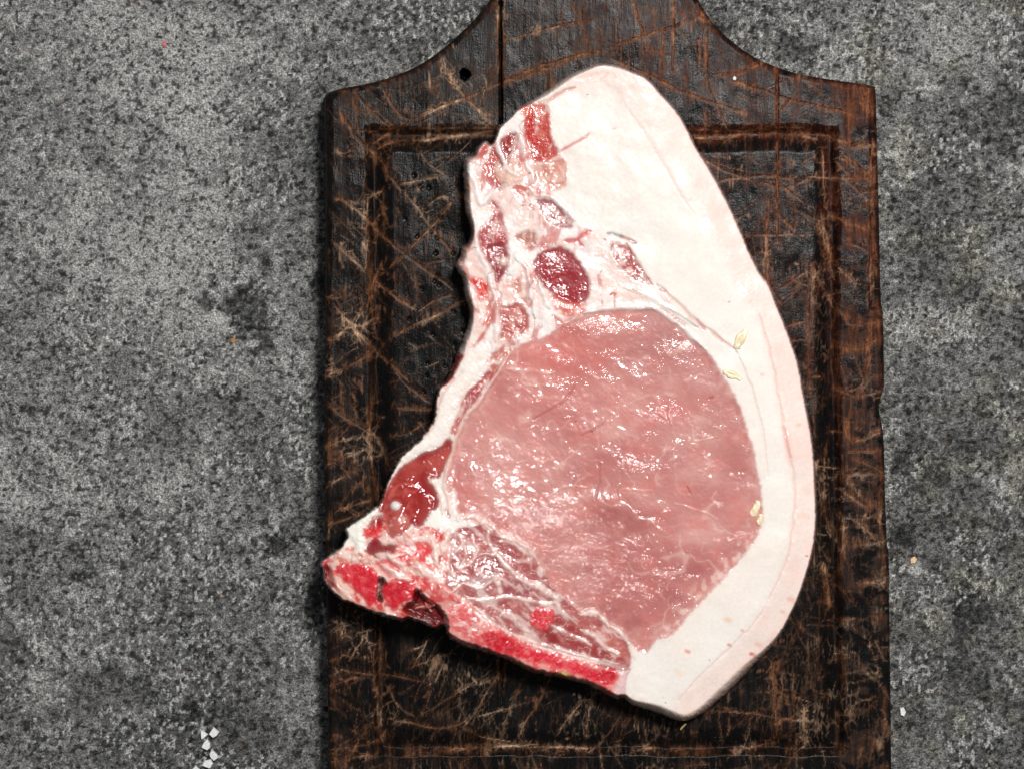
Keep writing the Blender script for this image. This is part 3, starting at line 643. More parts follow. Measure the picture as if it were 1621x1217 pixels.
    # folds in the top end of the fat
    line_(CR(A1, [(620,340),(690,320),(770,265),(850,240)]), 3.0, rgb(205, 95, 80), .8, -1.6, seed=12)
    line_(CR(A1, [(690,320),(560,345)]), 6, rgb(240, 205, 190), .7, -.8, seed=13)
    line_(CR(A1, [(860,185),(960,170),(1060,150),(1110,175)]), 7, rgb(250, 216, 205), .7, -1.0, soft=3, seed=14)
    line_(CR(A1, [(1010,190),(1060,150)]), 2, rgb(240, 180, 170), .7, -.5, seed=15)
    line_(CR(A1, [(750,660),(830,610),(890,575),(940,540)]), 3.4, rgb(214, 66, 66), .85, -1.2, seed=16)
    line_(CR(A1, [(1090,502),(1115,496)]), 2, rgb(225, 110, 100), .7, 0, seed=17)

    # ---- connective tissue and membranes of the upper left flank
    mem = new_part('connective_tissue')
    area_(CR(A1, [(490,365),(560,340),(690,350),(700,470),(730,600),(800,720),(805,820),(760,890),(700,905),(760,970),(830,1060),(900,1120),(960,1150)]) +
          CR(A2, [(1010,150),(1160,170),(1240,270),(1340,430),(1480,520),(1420,600),(1300,590),(1100,600),(930,630),(790,690),(720,740),(650,790),(480,850),(330,1010),(250,1170),(180,1217),(0,1217),(60,950),(140,780),(170,600),(130,430),(80,330),(120,210),(180,130)]) +
          CR(A1, [(140,1000),(130,740),(200,660),(340,540),(430,420)]),
          white, soft=3, rag=2.5, big=1.0, part=mem, rough=.30, fib=.35, ra=.25, mott=(pinkw, 20, .50, .70), seed=1)
    # pink shading of thin tissue between the small muscles
    for k, (crop, p, c, a) in enumerate([
        (A1, [(300,650),(420,560),(520,500),(540,620),(560,760),(600,860),(560,960),(430,900),(330,880),(250,760)], rgb(232,172,160), .65),
        (A1, [(260,900),(380,920),(560,960),(600,1040),(480,1080),(380,1050)], rgb(244,204,194), .6),
        (A1, [(440,960),(560,980),(700,1020),(780,1100),(660,1120),(520,1060)], rgb(248,222,212), .7),
        (A2, [(380,420),(460,400),(560,440),(580,560),(500,600),(380,560)], rgb(238,190,178), .7),
        (A2, [(880,440),(960,470),(1080,480),(1180,540),(1000,600),(920,570)], rgb(248,220,210), .6),
        (A2, [(1020,200),(1130,310),(1250,430),(1180,450),(1060,360),(980,260)], rgb(244,205,195), .7),
        (A2, [(110,300),(190,240),(300,330),(330,420),(280,440),(170,400)], rgb(244,198,186), .7),
        (A2, [(170,640),(260,600),(300,700),(240,830),(140,880),(130,800)], rgb(248,214,202), .6)]):
        area_(CR(crop, p), c, soft=6, rag=5, big=3, amt=a, seed=20 + k, mott=(white, 11, .5, .72), ra=.4)

    mus = rgb(166, 72, 70); musl = rgb(190, 106, 100); musd = rgb(140, 44, 46)
    def muscle(crop, p, col, name='muscle_strip', mott=None, seed=0, h=-1.6, gran=.0, rough=.20, rag=2.6, soft=3.4, ra=.55, big=1.0, hs=6, fib=.5, parent=None):
        k = new_part(name, parent)
        area_(CR(crop, p), col, soft=soft, rag=rag, big=big, h=h, hs=hs, rough=rough, gran=gran, fib=fib, part=k, ra=ra, mott=mott, seed=seed)
        return k
    muscle(A1, [(560,350),(640,338),(682,372),(690,470),(708,570),(745,640),(720,690),(640,722),(580,712),(562,660),(525,590),(525,480),(545,420)], rgb(188,64,56), mott=(rgb(206,112,100), 18, .5, .7), seed=2, ra=.3)
    line_(CR(A1, [(545,400),(570,500),(590,600)]), 13, rgb(192, 22, 22), .7, soft=5, seed=22)
    area_(CR(A1, [(570,740),(650,730),(740,690),(792,720),(800,800),(780,880),(700,895),(620,855),(580,790)]), rgb(226,180,164), soft=4, rag=4, big=2, mott=(rgb(206,140,124), 9, .46, .62), seed=5, ra=.3, h=-.6)
    muscle(A1, [(480,522),(420,542),(360,592),(310,650),(300,720),(320,790),(335,850),(352,892),(395,880),(418,800),(430,700),(462,640),(490,560)], rgb(150,48,48), seed=3, mott=(rgb(190,80,74), 12, .5, .7), ra=.7)
    area_(CR(A1, [(350,740),(430,760),(470,700),(520,760),(500,840),(420,870),(360,830)]), rgb(240,198,180), soft=3, rag=5, amt=.85, seed=31, h=1.5, ra=.6)
    area_(CR(A1, [(300,780),(340,800),(360,880),(330,890),(290,830)]), rgb(180,30,40), soft=3, rag=3, amt=.8, seed=32)
    area_(CR(A1, [(488,372),(540,345),(565,380),(535,425),(500,405)]), rgb(222,130,112), soft=2, rag=2, seed=33, ra=.4)
    area_(CR(A1, [(215,640),(260,588),(300,600),(290,655),(240,690)]), rgb(205,110,104), soft=2, rag=3, seed=34, mott=(rgb(170,40,50), 6, .5, .65), h=1.5, ra=.5)
    muscle(A1, [(470,862),(540,880),(582,940),(520,990),(480,950),(450,900)], rgb(206,118,110), seed=6, mott=(pinkw, 9, .52, .7))
    muscle(A1, [(600,958),(700,955),(760,1005),(800,1060),(832,1130),(780,1142),(700,1112),(650,1060)], rgb(158,86,92), seed=7, mott=(rgb(232,190,184), 8, .50, .68), ra=.5)
    muscle(A2, [(225,130),(290,70),(330,-20),(290,-60),(310,-105),(370,-50),(400,60),(425,160),(420,330),(365,440),(330,400),(275,265),(232,250)], rgb(178,82,86), seed=8, mott=(rgb(230,180,174), 10, .52, .70), ra=.9)
    area_(CR(A2, [(290,200),(400,190),(420,330),(360,430),(330,390),(300,300)]), rgb(140,40,50), soft=4, rag=4, amt=.85, seed=41, h=-1.5, ra=.8)
    area_(CR(A2, [(360,290),(410,270),(420,310),(380,330)]), pinkw, soft=2, rag=3, amt=.9, seed=42, h=1.5)
    muscle(A2, [(478,132),(540,96),(600,120),(598,178),(535,192),(482,162)], rgb(190,126,114), seed=9, ra=.15)
    muscle(A2, [(450,440),(520,440),(550,500),(552,585),(500,565),(450,500)], rgb(212,150,138), seed=10, mott=(pinkw, 9, .5, .7))
    muscle(A2, [(360,585),(430,580),(485,560),(540,620),(562,680),(540,750),(440,800),(370,800),(380,700)], rgb(182,92,88), seed=11, mott=(rgb(214,150,140), 9, .54, .72), ra=.9)
    muscle(A2, [(545,220),(600,190),(640,180),(600,215),(560,235)], rgb(196,120,120), seed=43, ra=.2)
    # round dark muscle
    muscle(A2, [(600,270),(650,230),(740,205),(820,230),(870,290),(920,360),(950,440),(940,530),(890,570),(800,562),(720,520),(650,460),(602,390),(585,320)], rgb(160,52,60), name='round_muscle', seed=12, mott=(rgb(166,84,92), 8, .50, .72), ra=.55, h=-2.2, gran=.35)
    area_(CR(A2, [(700,515),(800,565),(905,565),(932,600),(880,655),(800,655),(730,615)]), rgb(222,118,106), soft=4, rag=4, amt=.9, seed=44, mott=(pinkw, 9, .52, .72), ra=.5)
    line_(CR(A2, [(720,520),(790,552),(870,572)]), 7, rgb(176, 30, 44), .8, -1, seed=45)
    muscle(A2, [(1075,195),(1150,178),(1210,222),(1250,310),(1300,390),(1345,442),(1250,432),(1170,370),(1110,300)], rgb(172,80,78), seed=13, mott=(rgb(236,196,186), 11, .48, .66), ra=.5, soft=4, rag=4)
    line_(CR(A2, [(1180,190),(1240,290),(1300,390),(1350,450)]), 5, rgb(170, 70, 66), .7, -1.2, seed=46)
    line_(CR(A2, [(1060,122),(1110,132),(1160,148)]), 4.5, rgb(84, 84, 90), .85, -1.5, seed=47)
    line_(CR(A2, [(1150,145),(1200,160),(1245,188)]), 4, rgb(176, 40, 50), .85, -2, seed=48)
    blood = rgb(206, 22, 34)
    line_(CR(A2, [(780,172),(850,162),(900,130),(950,105)]), 8, blood, .85, -1, seed=49, ra=.5); line_(CR(A2, [(865,160),(880,180),(900,205)]), 6, blood, .9, -1, seed=50)
    line_(CR(A2, [(1085,512),(1112,508)]), 6, rgb(200,40,44), .9, -.8, seed=51)
    line_(CR(A2, [(700,640),(760,690),(830,670)]), 3, rgb(226,120,108), .7, -.6, seed=52)
    # blood at the rim of the flank
    area_(CR(A2, [(150,-10),(190,90),(185,180),(150,215),(120,205),(150,130)]), rgb(140,10,22), soft=2.5, rag=3, seed=53, rough=.15, h=-4)
    area_(CR(A2, [(175,405),(260,420),(302,462),(285,530),(240,545),(210,470)]), rgb(214,30,32), soft=4, rag=4, seed=54, rough=.14, mott=(rgb(236,120,110), 8, .52, .7), ra=.7)
    line_(CR(A2, [(120,260),(130,310),(160,380),(200,440)]), 5, rgb(222,70,66), .8, -1, seed=55)
    line_(CR(A2, [(250,420),(300,560),(312,650),(270,760),(200,850)]), 5, rgb(224,128,118), .8, -1.0, seed=56)
    line_(CR(A2, [(270,760),(230,820),(190,860)]), 4, rgb(196,60,56), .8, -1, seed=57)
    area_(CR(A2, [(100,880),(132,915),(95,990),(50,1070),(0,1110),(-15,1060),(40,1000),(70,920)]), rgb(160,14,24), soft=2.5, rag=3.5, seed=58, rough=.14, mott=(rgb(226,110,100), 7, .54, .68), h=-4)
    # folds of the flank and its pale inner fat
    for k, p in enumerate([[(205,20),(215,150),(235,230),(300,380),(320,480)], [(140,450),(190,520),(215,600)], [(330,470),(345,600),(350,740),(330,880)], [(470,280),(540,330),(560,420),(590,470)], [(620,430),(650,520),(690,600)],
                           [(560,430),(580,560),(600,660)], [(420,380),(470,330),(480,240)]]):
        line_(CR(A2, p), 6 if k % 2 else 9, white, .9, 2.4, seed=70 + k, ra=.3)
    for k, p in enumerate([[(160,780),(200,830),(250,980),(330,890)], [(330,540),(420,760),(500,800)], [(480,520),(520,600),(540,730),(580,800),(560,860)], [(200,680),(300,560)], [(600,930),(700,940),(790,1020),(850,1090)]]):
        line_(CR(A1, p), 7, white, .85, 2.0, seed=80 + k, ra=.3)
    # left rib fat strip
    strip = new_part('inner_fat_strip')
    area_(CR(A2, [(330,830),(290,920),(260,1010),(180,1100),(120,1190)]) + CR(B2, [(1010,150),(960,200),(900,270),(870,360),(840,460),(790,530),(720,575),(640,610),(560,670),(500,740),(440,840),(400,840),(440,740),(520,620),(640,520),(700,460),(735,380),(755,290),(790,210),(860,170),(930,60)]) + CR(A2, [(90,1010),(160,900),(220,830)]),
          rgb(253, 241, 233), soft=3, rag=2.5, big=1.5, part=strip, rough=.3, fib=.2, h=2.5, hs=12, ra=.1, mott=(rgb(250,226,214), 18, .5, .72), seed=9)
    line_(CR(B2, [(870,150),(830,200),(780,280),(740,420),(690,490)]), 6, rgb(238,176,160), .55, -1.5, soft=3, seed=91)
    muscle(B2, [(1130,60),(1075,95),(1010,175),(935,245),(905,330),(870,415),(850,475),(880,490),(930,375),(1015,265),(1080,185),(1150,90)], rgb(172,70,74), seed=14, mott=(rgb(214,140,132), 10, .54, .72), ra=.9)
    muscle(A2, [(330,880),(420,830),(490,815),(460,860),(390,920),(320,1010),(290,960)], rgb(200,120,112), seed=15, mott=(pinkw, 10, .48, .66))

    # ---- the big eye of the loin
    loin = new_part('loin_muscle')
    LP = CR(A2, [(930,632),(1000,612),(1150,601),(1300,596),(1400,606),(1480,650),(1560,712)]) + CR(A5, [(680,300),(740,350),(830,440),(880,500),(910,560),(960,640),(1010,730),(1050,830),(1080,920),(1110,1020),(1130,1120),(1145,1217)]) \
        + CR(A6, [(885,100),(890,200),(880,280),(830,370),(760,450),(690,530),(600,620),(530,700),(480,765),(400,790),(360,850),(335,845)]) \
        + CR(A4, [(1290,860),(1220,790),(1140,735),(1060,680),(1000,690),(900,590),(830,530),(790,470),(740,350),(640,270),(530,230),(480,185),(380,165),(300,135),(270,80)]) \
        + CR(B2, [(850,870),(825,780),(845,650),(885,505),(950,375),(1030,270),(1100,165),(1170,60)]) + CR(A2, [(330,1010),(400,920),(480,850),(560,812),(650,790),(720,745),(790,692),(870,662)])
    lc = rgb(202, 138, 132)
    sl, sd, m = area_(LP, lc, soft=2.2, rag=2.6, big=1.2, h=-2.0, hs=9, rough=.30, fib=.16, gran=0, part=loin, ra=.05, n=3)
    x, y = X[sl], Y[sl]; c = f.C[sl]
    def tone(col, k):
        nonlocal c
        c = c + (np.asarray(col, f32) - c) * (k * m)[..., None]
    b1 = fbm(x / 70, y / 55, 4, 101); b2 = fbm(x / 28, y / 20, 4, 102)
    tone(rgb(190, 118, 114), .8 * ss(.48, .70, b1)); tone(rgb(222, 168, 160), .7 * ss(.50, .30, b1))
    tone(rgb(212, 128, 120), .6 * ss(.5, .7, b2))
    def blob(px, py, rx, ry): return np.exp(-((x - px) / rx) ** 2 - ((y - py) / ry) ** 2)
    tone(rgb(216, 122, 114), .75 * blob(870, 560, 80, 50)); tone(rgb(206, 130, 124), .45 * blob(880, 640, 160, 40))
    tone(rgb(184, 126, 122), .75 * blob(1060, 530, 70, 55)); tone(rgb(192, 130, 124), .6 * blob(1130, 640, 70, 110)); tone(rgb(204, 112, 108), .7 * blob(1060, 650, 40, 16))
    tone(rgb(178, 110, 106), .7 * blob(985, 820, 60, 24)); tone(rgb(224, 172, 164), .55 * blob(800, 720, 80, 60)); tone(rgb(182, 106, 102), .5 * blob(910, 750, 45, 30))
    tone(rgb(186, 110, 106), .5 * blob(1010, 930, 110, 70)); tone(rgb(198, 96, 94), .5 * blob(730, 780, 26, 50)); tone(rgb(192, 118, 114), .7 * blob(790, 610, 40, 26))
    for (px, py, rx, ry) in [(960, 970, 30, 16), (1005, 985, 20, 16), (920, 900, 30, 14), (1060, 940, 22, 16), (1090, 900, 30, 12), (850, 810, 30, 10), (960, 812, 26, 18), (1010, 830, 30, 18)]:
        tone(rgb(172, 100, 97), .55 * ss(.35, .75, blob(px, py, rx, ry) + .5 * n12[sl] * 2))
    # pale marbling
    wxx = x + 14 * n30[sl] * 2; wyy = y + 14 * (fbm(x / 26, y / 26, 3, 131) - .5) * 2
    v1 = ss(.90, .985, ridge(wxx / 46, wyy / 40, 5, 1)) * ss(.42, .62, fbm(x / 40, y / 40, 3, 103))
    v2 = ss(.90, .99, ridge(wxx / 22, wyy / 18, 6, 1)) * ss(.46, .62, fbm(x / 30, y / 30, 3, 104)) * (.4 + .8 * blob(900, 560, 170, 60) + .5 * blob(1000, 940, 130, 70))
    tone(rgb(238, 196, 186), np.clip(.55 * v1 + .5 * v2, 0, .7))
    edge = ss(34, 4, sd) * ss(.50, .68, fbm(x / 7, y / 9, 3, 105)) * ss(700, 880, y) * ss(1000, 1080, x)
    tone(rgb(246, 220, 210), .75 * edge); 
    tone(rgb(232, 186, 176), .5 * ss(14, 2, sd) * ss(.4, .6, fbm(x / 9, y / 9, 3, 106)))
    f.C[sl] = c
    cream = rgb(242, 206, 194)
    for k, (p, wd, a) in enumerate([([(250,180),(330,190),(440,195),(560,205)], 4.5, .8), ([(360,215),(345,260),(400,285),(530,285)], 4, .8), ([(350,300),(400,330),(440,370)], 4, .6), ([(0,760),(140,720),(200,690)], 2.4, .6),
                              ([(980,1030),(1040,1060),(1090,1130),(1180,1150),(1200,1190)], 3.4, .9), ([(1310,530),(1330,640),(1325,750),(1340,900)], 3, .45), ([(500,1000),(570,960),(640,930),(780,935)], 2.2, .6), ([(1440,560),(1460,640),(1600,610)], 2, .5),
                              ([(380,640),(330,700),(310,780),(380,760)], 2.2, .5), ([(820,470),(880,430),(960,490)], 3, .5), ([(1180,960),(990,950),(980,1010)], 2.2, .5), ([(1330,1040),(1500,1090),(1600,1140)], 2.2, .6), ([(1300,380),(1290,480),(1330,560)], 2.4, .45),
                              ([(780,150),(810,230),(940,250)], 2, .5), ([(480,600),(600,560),(680,480)], 2, .35), ([(1300,760),(1340,740)], 7, .6), ([(640,700),(730,730)], 5, .6), ([(1190,30),(1230,90)], 6, .6), ([(960,550),(1010,570)], 5, .5), ([(830,990),(835,1010)], 5, .6)]):
        line_(CR(E8, p), wd * .8, cream, a * .75, .4, soft=1.8, seed=110 + k, jit=1.5, brk=.8)
    for k, (p, wd, cc, a) in enumerate([([(690,290),(620,380),(520,440),(420,500)], 2.4, rgb(176,98,94), .7), ([(880,520),(800,570),(730,610)], 2.2, rgb(182,102,98), .6), ([(850,780),(850,880),(820,1020)], 2, rgb(160,110,110), .6),
                                  ([(1550,370),(1580,360)], 1.8, rgb(170,50,50), .8), ([(1410,930),(1425,970)], 1.8, rgb(170,50,50), .7)]):
        line_(CR(E8, p), wd, cc, a, -1.0, soft=1.2, seed=140 + k)
    for (px, py, r, cc) in [(797,575,5,rgb(96,52,32)), (350,922,7,rgb(150,40,34)), (695,512,3.5,rgb(110,70,60)), (690,950,4,rgb(190,90,86))]:
        q = CR(E8, [(px - 3, py), (px + 3, py + 2)]); line_(q, r * .5, cc, .9, 0, soft=.8, jit=0, taper=False)
    # silver skin above and along the loin
    line_(CR(A5, [(90,215),(180,190),(330,175),(500,180),(620,245),(740,345),(830,430)]), 7, white, .95, 2.2, seed=150, ra=.5)
    line_(CR(A5, [(340,60),(480,110),(580,170),(680,235),(780,285)]), 7, rgb(236, 222, 214), .7, 1.2, soft=3, seed=151, ra=.35)
    line_(CR(A5, [(530,40),(620,120),(700,190),(790,280),(870,330),(960,405),(1010,450)]), 4.0, rgb(226, 176, 162), .85, -1.5, seed=152)
    line_(CR(A5, [(600,190),(700,250),(780,300)]), 3.0, rgb(205, 190, 184), .7, -.7, seed=153)  # grey shading along the strand's groove, put into the colour
    line_(CR(A5, [(770,262),(800,285),(820,308)]), 5, rgb(208, 100, 104), .8, -1, seed=154); line_(CR(A5, [(870,335),(940,390)]), 3, rgb(240,170,160), .7, -.8, seed=155)
    line_(CR(A5, [(250,98),(285,100)]), 6, rgb(200,60,60), .5, 0, seed=156)
    line_(CR(A5, [(1010,450),(1060,560),(1110,700),(1150,860),(1180,1010),(1200,1200)]), 3, rgb(250, 228, 216), .8, -1.3, soft=2, seed=157)

    # ---- dark side muscle with its glassy lump
    side = new_part('side_muscle')
    area_(CR(B2, [(845,500),(760,568),(690,590),(620,630),(540,690),(490,760),(450,830),(420,900),(415,950),(440,960),(450,1010),(480,1100),(512,1112),(560,1050),(592,1010),(640,1040),(680,1030),(720,950),(772,930),(775,850),(735,760),(785,740),(832,640),(862,560)]),
          rgb(152, 44, 44), soft=2.2, rag=2.4, big=1, h=-1.5, rough=.13, fib=.12, part=side, ra=.35, mott=(rgb(176, 70, 64), 22, .48, .7), seed=16)
    for k, (p, a) in enumerate([([(700,640),(760,600),(830,560),(840,620),(790,700),(730,720)], .7), ([(560,700),(640,650),(700,660),(660,730),(580,760)], .45)]):
        area_(CR(B2, p), rgb(196,92,84), soft=6, rag=4, amt=a, seed=160 + k)
    lump = new_part('glassy_lump', 'side_muscle')
    area_(CR(B2, [(470,860),(520,795),(590,778),(650,800),(672,850),(650,920),(625,1000),(560,1100),(510,1118),(460,1070),(440,1000)]), rgb(158, 40, 42), soft=2.2, rag=1.5, h=7.0, hs=24, rough=.10, fib=.05, part=lump, ra=.1, mott=(rgb(192, 96, 88), 16, .46, .66), seed=17)
    line_(CR(B2, [(470,870),(520,797),(590,780),(650,800)]), 4, rgb(198,104,92), .7, .5, seed=163)
    area_(CR(B2, [(500,980),(560,960),(600,990),(560,1080),(510,1100),(470,1050)]), rgb(196,112,106), soft=4, rag=3, amt=.7, seed=164, ra=.9, mott=(rgb(236,190,182), 6, .56, .68))
    area_(CR(B2, [(690,850),(730,860),(740,930),(700,1010),(660,1030),(640,1000),(670,930)]), rgb(168,66,64), soft=3, rag=2, amt=.8, seed=165, ra=.9, h=2, rough=.12)
    sl, dd, t = f.stroke(CR(B2, [(514,911),(522,913)]), 16); mm = ss(7.6, 5.4, dd); f.mix(sl, white, mm); H[sl] += 3 * ss(8, 2, dd)
    line_(CR(B2, [(715,740),(760,800),(790,860),(800,960)]), 6, rgb(246,206,194), .9, 1.5, seed=166, ra=.5); line_(CR(B2, [(835,640),(812,760),(830,860),(840,960)]), 6, rgb(244,196,184), .85, 1.5, seed=167)
    line_(CR(B2, [(930,390),(880,520),(850,640),(815,770)]), 4.5, rgb(240,190,178), .85, 1.4, seed=168); line_(CR(B2, [(1200,10),(1120,130),(1030,270),(930,390)]), 4, rgb(240,196,186), .85, 1.4, seed=169)
    line_(CR(B2, [(860,820),(870,920),(900,1000)]), 12, white, .85, 1.5, seed=170, ra=.5)
    line_(CR(B2, [(820,930),(835,985)]), 8, rgb(206,110,100), .8, -1, seed=171)

    # ---- white cartilage and the sawn vertebra in the lower left
    ver = new_part('vertebra')
    VP = CR(A3, [(105,850),(180,810),(260,760),(330,740),(400,690),(380,640),(440,590),(480,560),(520,600),(560,690),(620,680),(700,640),(800,620),(860,640),(920,640),(950,700),(940,820),(900,930),(930,1010),(1000,1060),(1080,1100),(1100,1160),(1040,1217),(960,1217),(920,1230),(880,1300),(800,1260),(640,1230),(560,1200),(430,1175),(330,1130),(240,1100),(170,1040),(120,960),(90,880)])
    area_(VP, rgb(248, 204, 192), soft=3, rag=3.5, big=2, rough=.25, fib=.6, part=ver, ra=.7, mott=(rgb(216, 56, 62), 15, .53, .66), seed=18)
    cart = new_part('cartilage')
    area_(CR(A3, [(470,485),(400,520),(330,570),(268,630),(282,690),(325,725),(330,790),(385,800),(395,720),(382,640),(420,590),(465,540)]), rgb(251, 245, 234), soft=2.2, rag=2.5, h=3, hs=9, rough=.32, part=cart, seed=19, ra=.15)
    area_(CR(A3, [(180,815),(240,772),(330,770),(390,805),(470,812),(462,850),(380,852),(280,852),(230,866),(195,900)]), rgb(244, 214, 198), soft=3, rag=4, seed=172, amt=.95, mott=(rgb(206,120,106), 8, .56, .7), h=2, ra=.5)
    area_(CR(A3, [(116,880),(150,862),(176,890),(192,950),(205,1005),(170,1010),(130,945)]), rgb(122, 8, 28), soft=2.5, rag=2, seed=173, rough=.12, h=-8, hs=7)
    line_(CR(A3, [(175,860),(185,930),(215,1000),(260,1060),(330,1110),(420,1150)]), 8, rgb(206,160,140), .8, 1, seed=174, ra=.6)
    line_(CR(A3, [(200,1010),(260,1070),(340,1120),(430,1150),(520,1170)]), 7, rgb(150,112,92), .7, -1, seed=175)
    line_(CR(A3, [(230,1060),(330,1115),(440,1165),(600,1200)]), 5, rgb(226,200,186), .6, .6, seed=181, jit=4)
    mr = rgb(214, 30, 52)
    bon1 = new_part('marrow', 'vertebra')
    area_(CR(A3, [(212,872),(300,858),(400,868),(455,888),(492,940),(482,1000),(472,1080),(432,1132),(382,1082),(312,992),(240,932)]), mr, soft=2.2, rag=3, big=1, rough=.26, gran=.5, fib=.45, part=bon1, h=1.5, ra=.45, mott=(rgb(230, 84, 92), 10, .54, .72), seed=20)
    area_(CR(A3, [(482,950),(515,950),(532,985),(502,1020),(512,1095),(484,1098),(470,1070),(482,1010)]), rgb(46, 5, 16), soft=2.5, rag=2, h=-13, hs=6, rough=.2, seed=176, gran=0)
    bon2 = new_part('marrow', 'vertebra')
    area_(CR(A3, [(510,992),(560,962),(612,950),(700,962),(728,1010),(712,1082),(640,1112),(582,1142),(540,1130),(502,1052)]), rgb(206, 28, 48), soft=2.2, rag=3, big=1, rough=.26, gran=.5, fib=.45, part=bon2, h=1.5, ra=.45, mott=(rgb(230, 90, 92), 10, .55, .73), seed=21)
    area_(CR(A3, [(725,1022),(800,1085),(880,1140),(925,1217),(915,1270),(860,1280),(780,1225),(700,1195),(630,1145),(705,1088)]), rgb(104, 8, 16), soft=2.5, rag=2.5, h=-26, hs=8, rough=.2, seed=177, mott=(rgb(96, 8, 14), 10, .56, .7), gran=0)
    line_(CR(A3, [(715,1150),(760,1135),(800,1140)]), 6, rgb(236,160,148), .9, 8, seed=178); line_(CR(A3, [(785,1105),(805,1140),(830,1165)]), 4, rgb(248,206,192), .9, 10, seed=177); line_(CR(A3, [(845,1125),(805,1142)]), 3.4, rgb(248,206,192), .9, 10, seed=176)
    line_(CR(A3, [(620,1150),(700,1200),(800,1250),(870,1275)]), 7, rgb(166,40,34), .8, 2, seed=179, jit=4)
    for k, (p, cc, a) in enumerate([([(385,640),(450,630),(480,580),(512,590),(502,650),(450,680),(400,692)], rgb(220,34,44), .9), ([(396,745),(480,698),(560,720),(604,770),(540,802),(440,812)], rgb(136,14,32), .95), ([(420,620),(450,560),(500,540),(520,590),(480,620)], rgb(150,20,30), .8),
                                    ([(580,790),(650,780),(642,830),(590,832)], rgb(232,10,32), .9), ([(715,720),(800,718),(812,780),(760,792)], rgb(228,40,52), .9), ([(640,740),(700,730),(720,820),(820,900),(780,920),(660,860)], rgb(240,110,104), .7),
                                    ([(480,840),(560,830),(620,860),(600,930),(520,940)], rgb(214,40,56), .7), ([(860,800),(900,810),(890,850),(860,840)], rgb(166,14,30), .9), ([(880,900),(940,930),(960,1010),(910,990)], rgb(196,24,40), .85), ([(800,850),(860,860),(850,920),(790,900)], rgb(222,70,70), .6)]):
        area_(CR(A3, p), cc, soft=2.5, rag=4, amt=a, seed=182 + k, rough=.16, ra=.6)
    for k, (p, wd) in enumerate([([(540,800),(620,850),(700,860),(760,930)], 12), ([(700,650),(640,690),(560,720),(480,690)], 12), ([(820,700),(850,780),(850,870)], 8), ([(640,680),(700,720),(720,700),(800,690)], 9), ([(720,850),(830,930),(920,1010),(1000,1090)], 20), ([(470,810),(560,815),(640,790)], 9),
                                 ([(940,640),(900,720),(880,800)], 12), ([(500,870),(560,890),(620,940),(700,950)], 9)]):
        line_(CR(A3, p), wd, rgb(251,220,210), .9, 2.6, seed=195 + k, jit=5, ra=.6)

    # ---- cap of small muscles between loin and rib
    cap = new_part('cap_muscle')
    area_(CR(A4, [(262,245),(330,195),(480,180),(540,240),(640,275),(720,330),(780,430),(830,520),(900,590),(960,640),(1010,690),(1080,690),(1150,740),(1230,800),(1270,860),(1285,930),(1280,985),(1240,985),(1100,950),(980,925),(880,895),(760,865),(650,815),(560,765),(480,720),(430,690),(370,620),(330,590),(260,550),(230,500),(248,400),(252,300)]),
          rgb(168, 84, 86), soft=2.5, rag=3, big=1, rough=.2, fib=.55, h=-1.2, part=cap, ra=.32, mott=(rgb(200, 134, 130), 12, .5, .7), seed=22)
    for k, (p, cc, a) in enumerate([([(270,235),(310,205),(400,182),(482,186),(500,212),(420,216),(330,228)], rgb(168,72,78), .9), ([(290,260),(390,240),(470,250),(480,330),(400,380),(300,400),(265,350)], rgb(176,88,92), .8), ([(500,280),(600,280),(690,330),(740,420),(760,490),(690,490),(600,420),(530,330)], rgb(170,88,90), .85),
                                    ([(430,410),(480,375),(540,372),(545,440),(490,455),(420,470)], rgb(140,30,48), .9), ([(350,485),(430,465),(510,470),(480,510),(400,520)], rgb(196,160,164), .8), ([(300,530),(420,545),(520,530),(500,575),(380,590)], rgb(166,92,98), .85), ([(560,475),(640,480),(740,540),(820,585),(720,600),(580,585)], rgb(160,80,88), .9),
                                    ([(400,640),(480,615),(620,605),(760,640),(840,660),(700,680),(600,690),(500,670)], rgb(172,92,90), .85), ([(480,690),(560,700),(700,720),(760,830),(640,800),(540,750)], rgb(170,88,88), .8), ([(820,640),(900,720),(960,760),(1040,830),(1160,890),(1240,950),(1100,930),(960,870),(860,780)], rgb(160,56,58), .9), ([(800,720),(880,830),(840,850),(790,800)], rgb(140,24,36), .85),
                                    ([(920,650),(990,680),(1060,720),(1140,800),(1080,810),(980,750)], rgb(184,104,102), .8), ([(1090,760),(1180,790),(1250,860),(1270,940),(1180,900),(1100,830)], rgb(196,112,104), .8)]):
        area_(CR(A4, p), cc, soft=3, rag=3, amt=a, seed=210 + k, mott=(rgb(212,150,144), 8, .56, .72))
    cs = rgb(253, 230, 221)
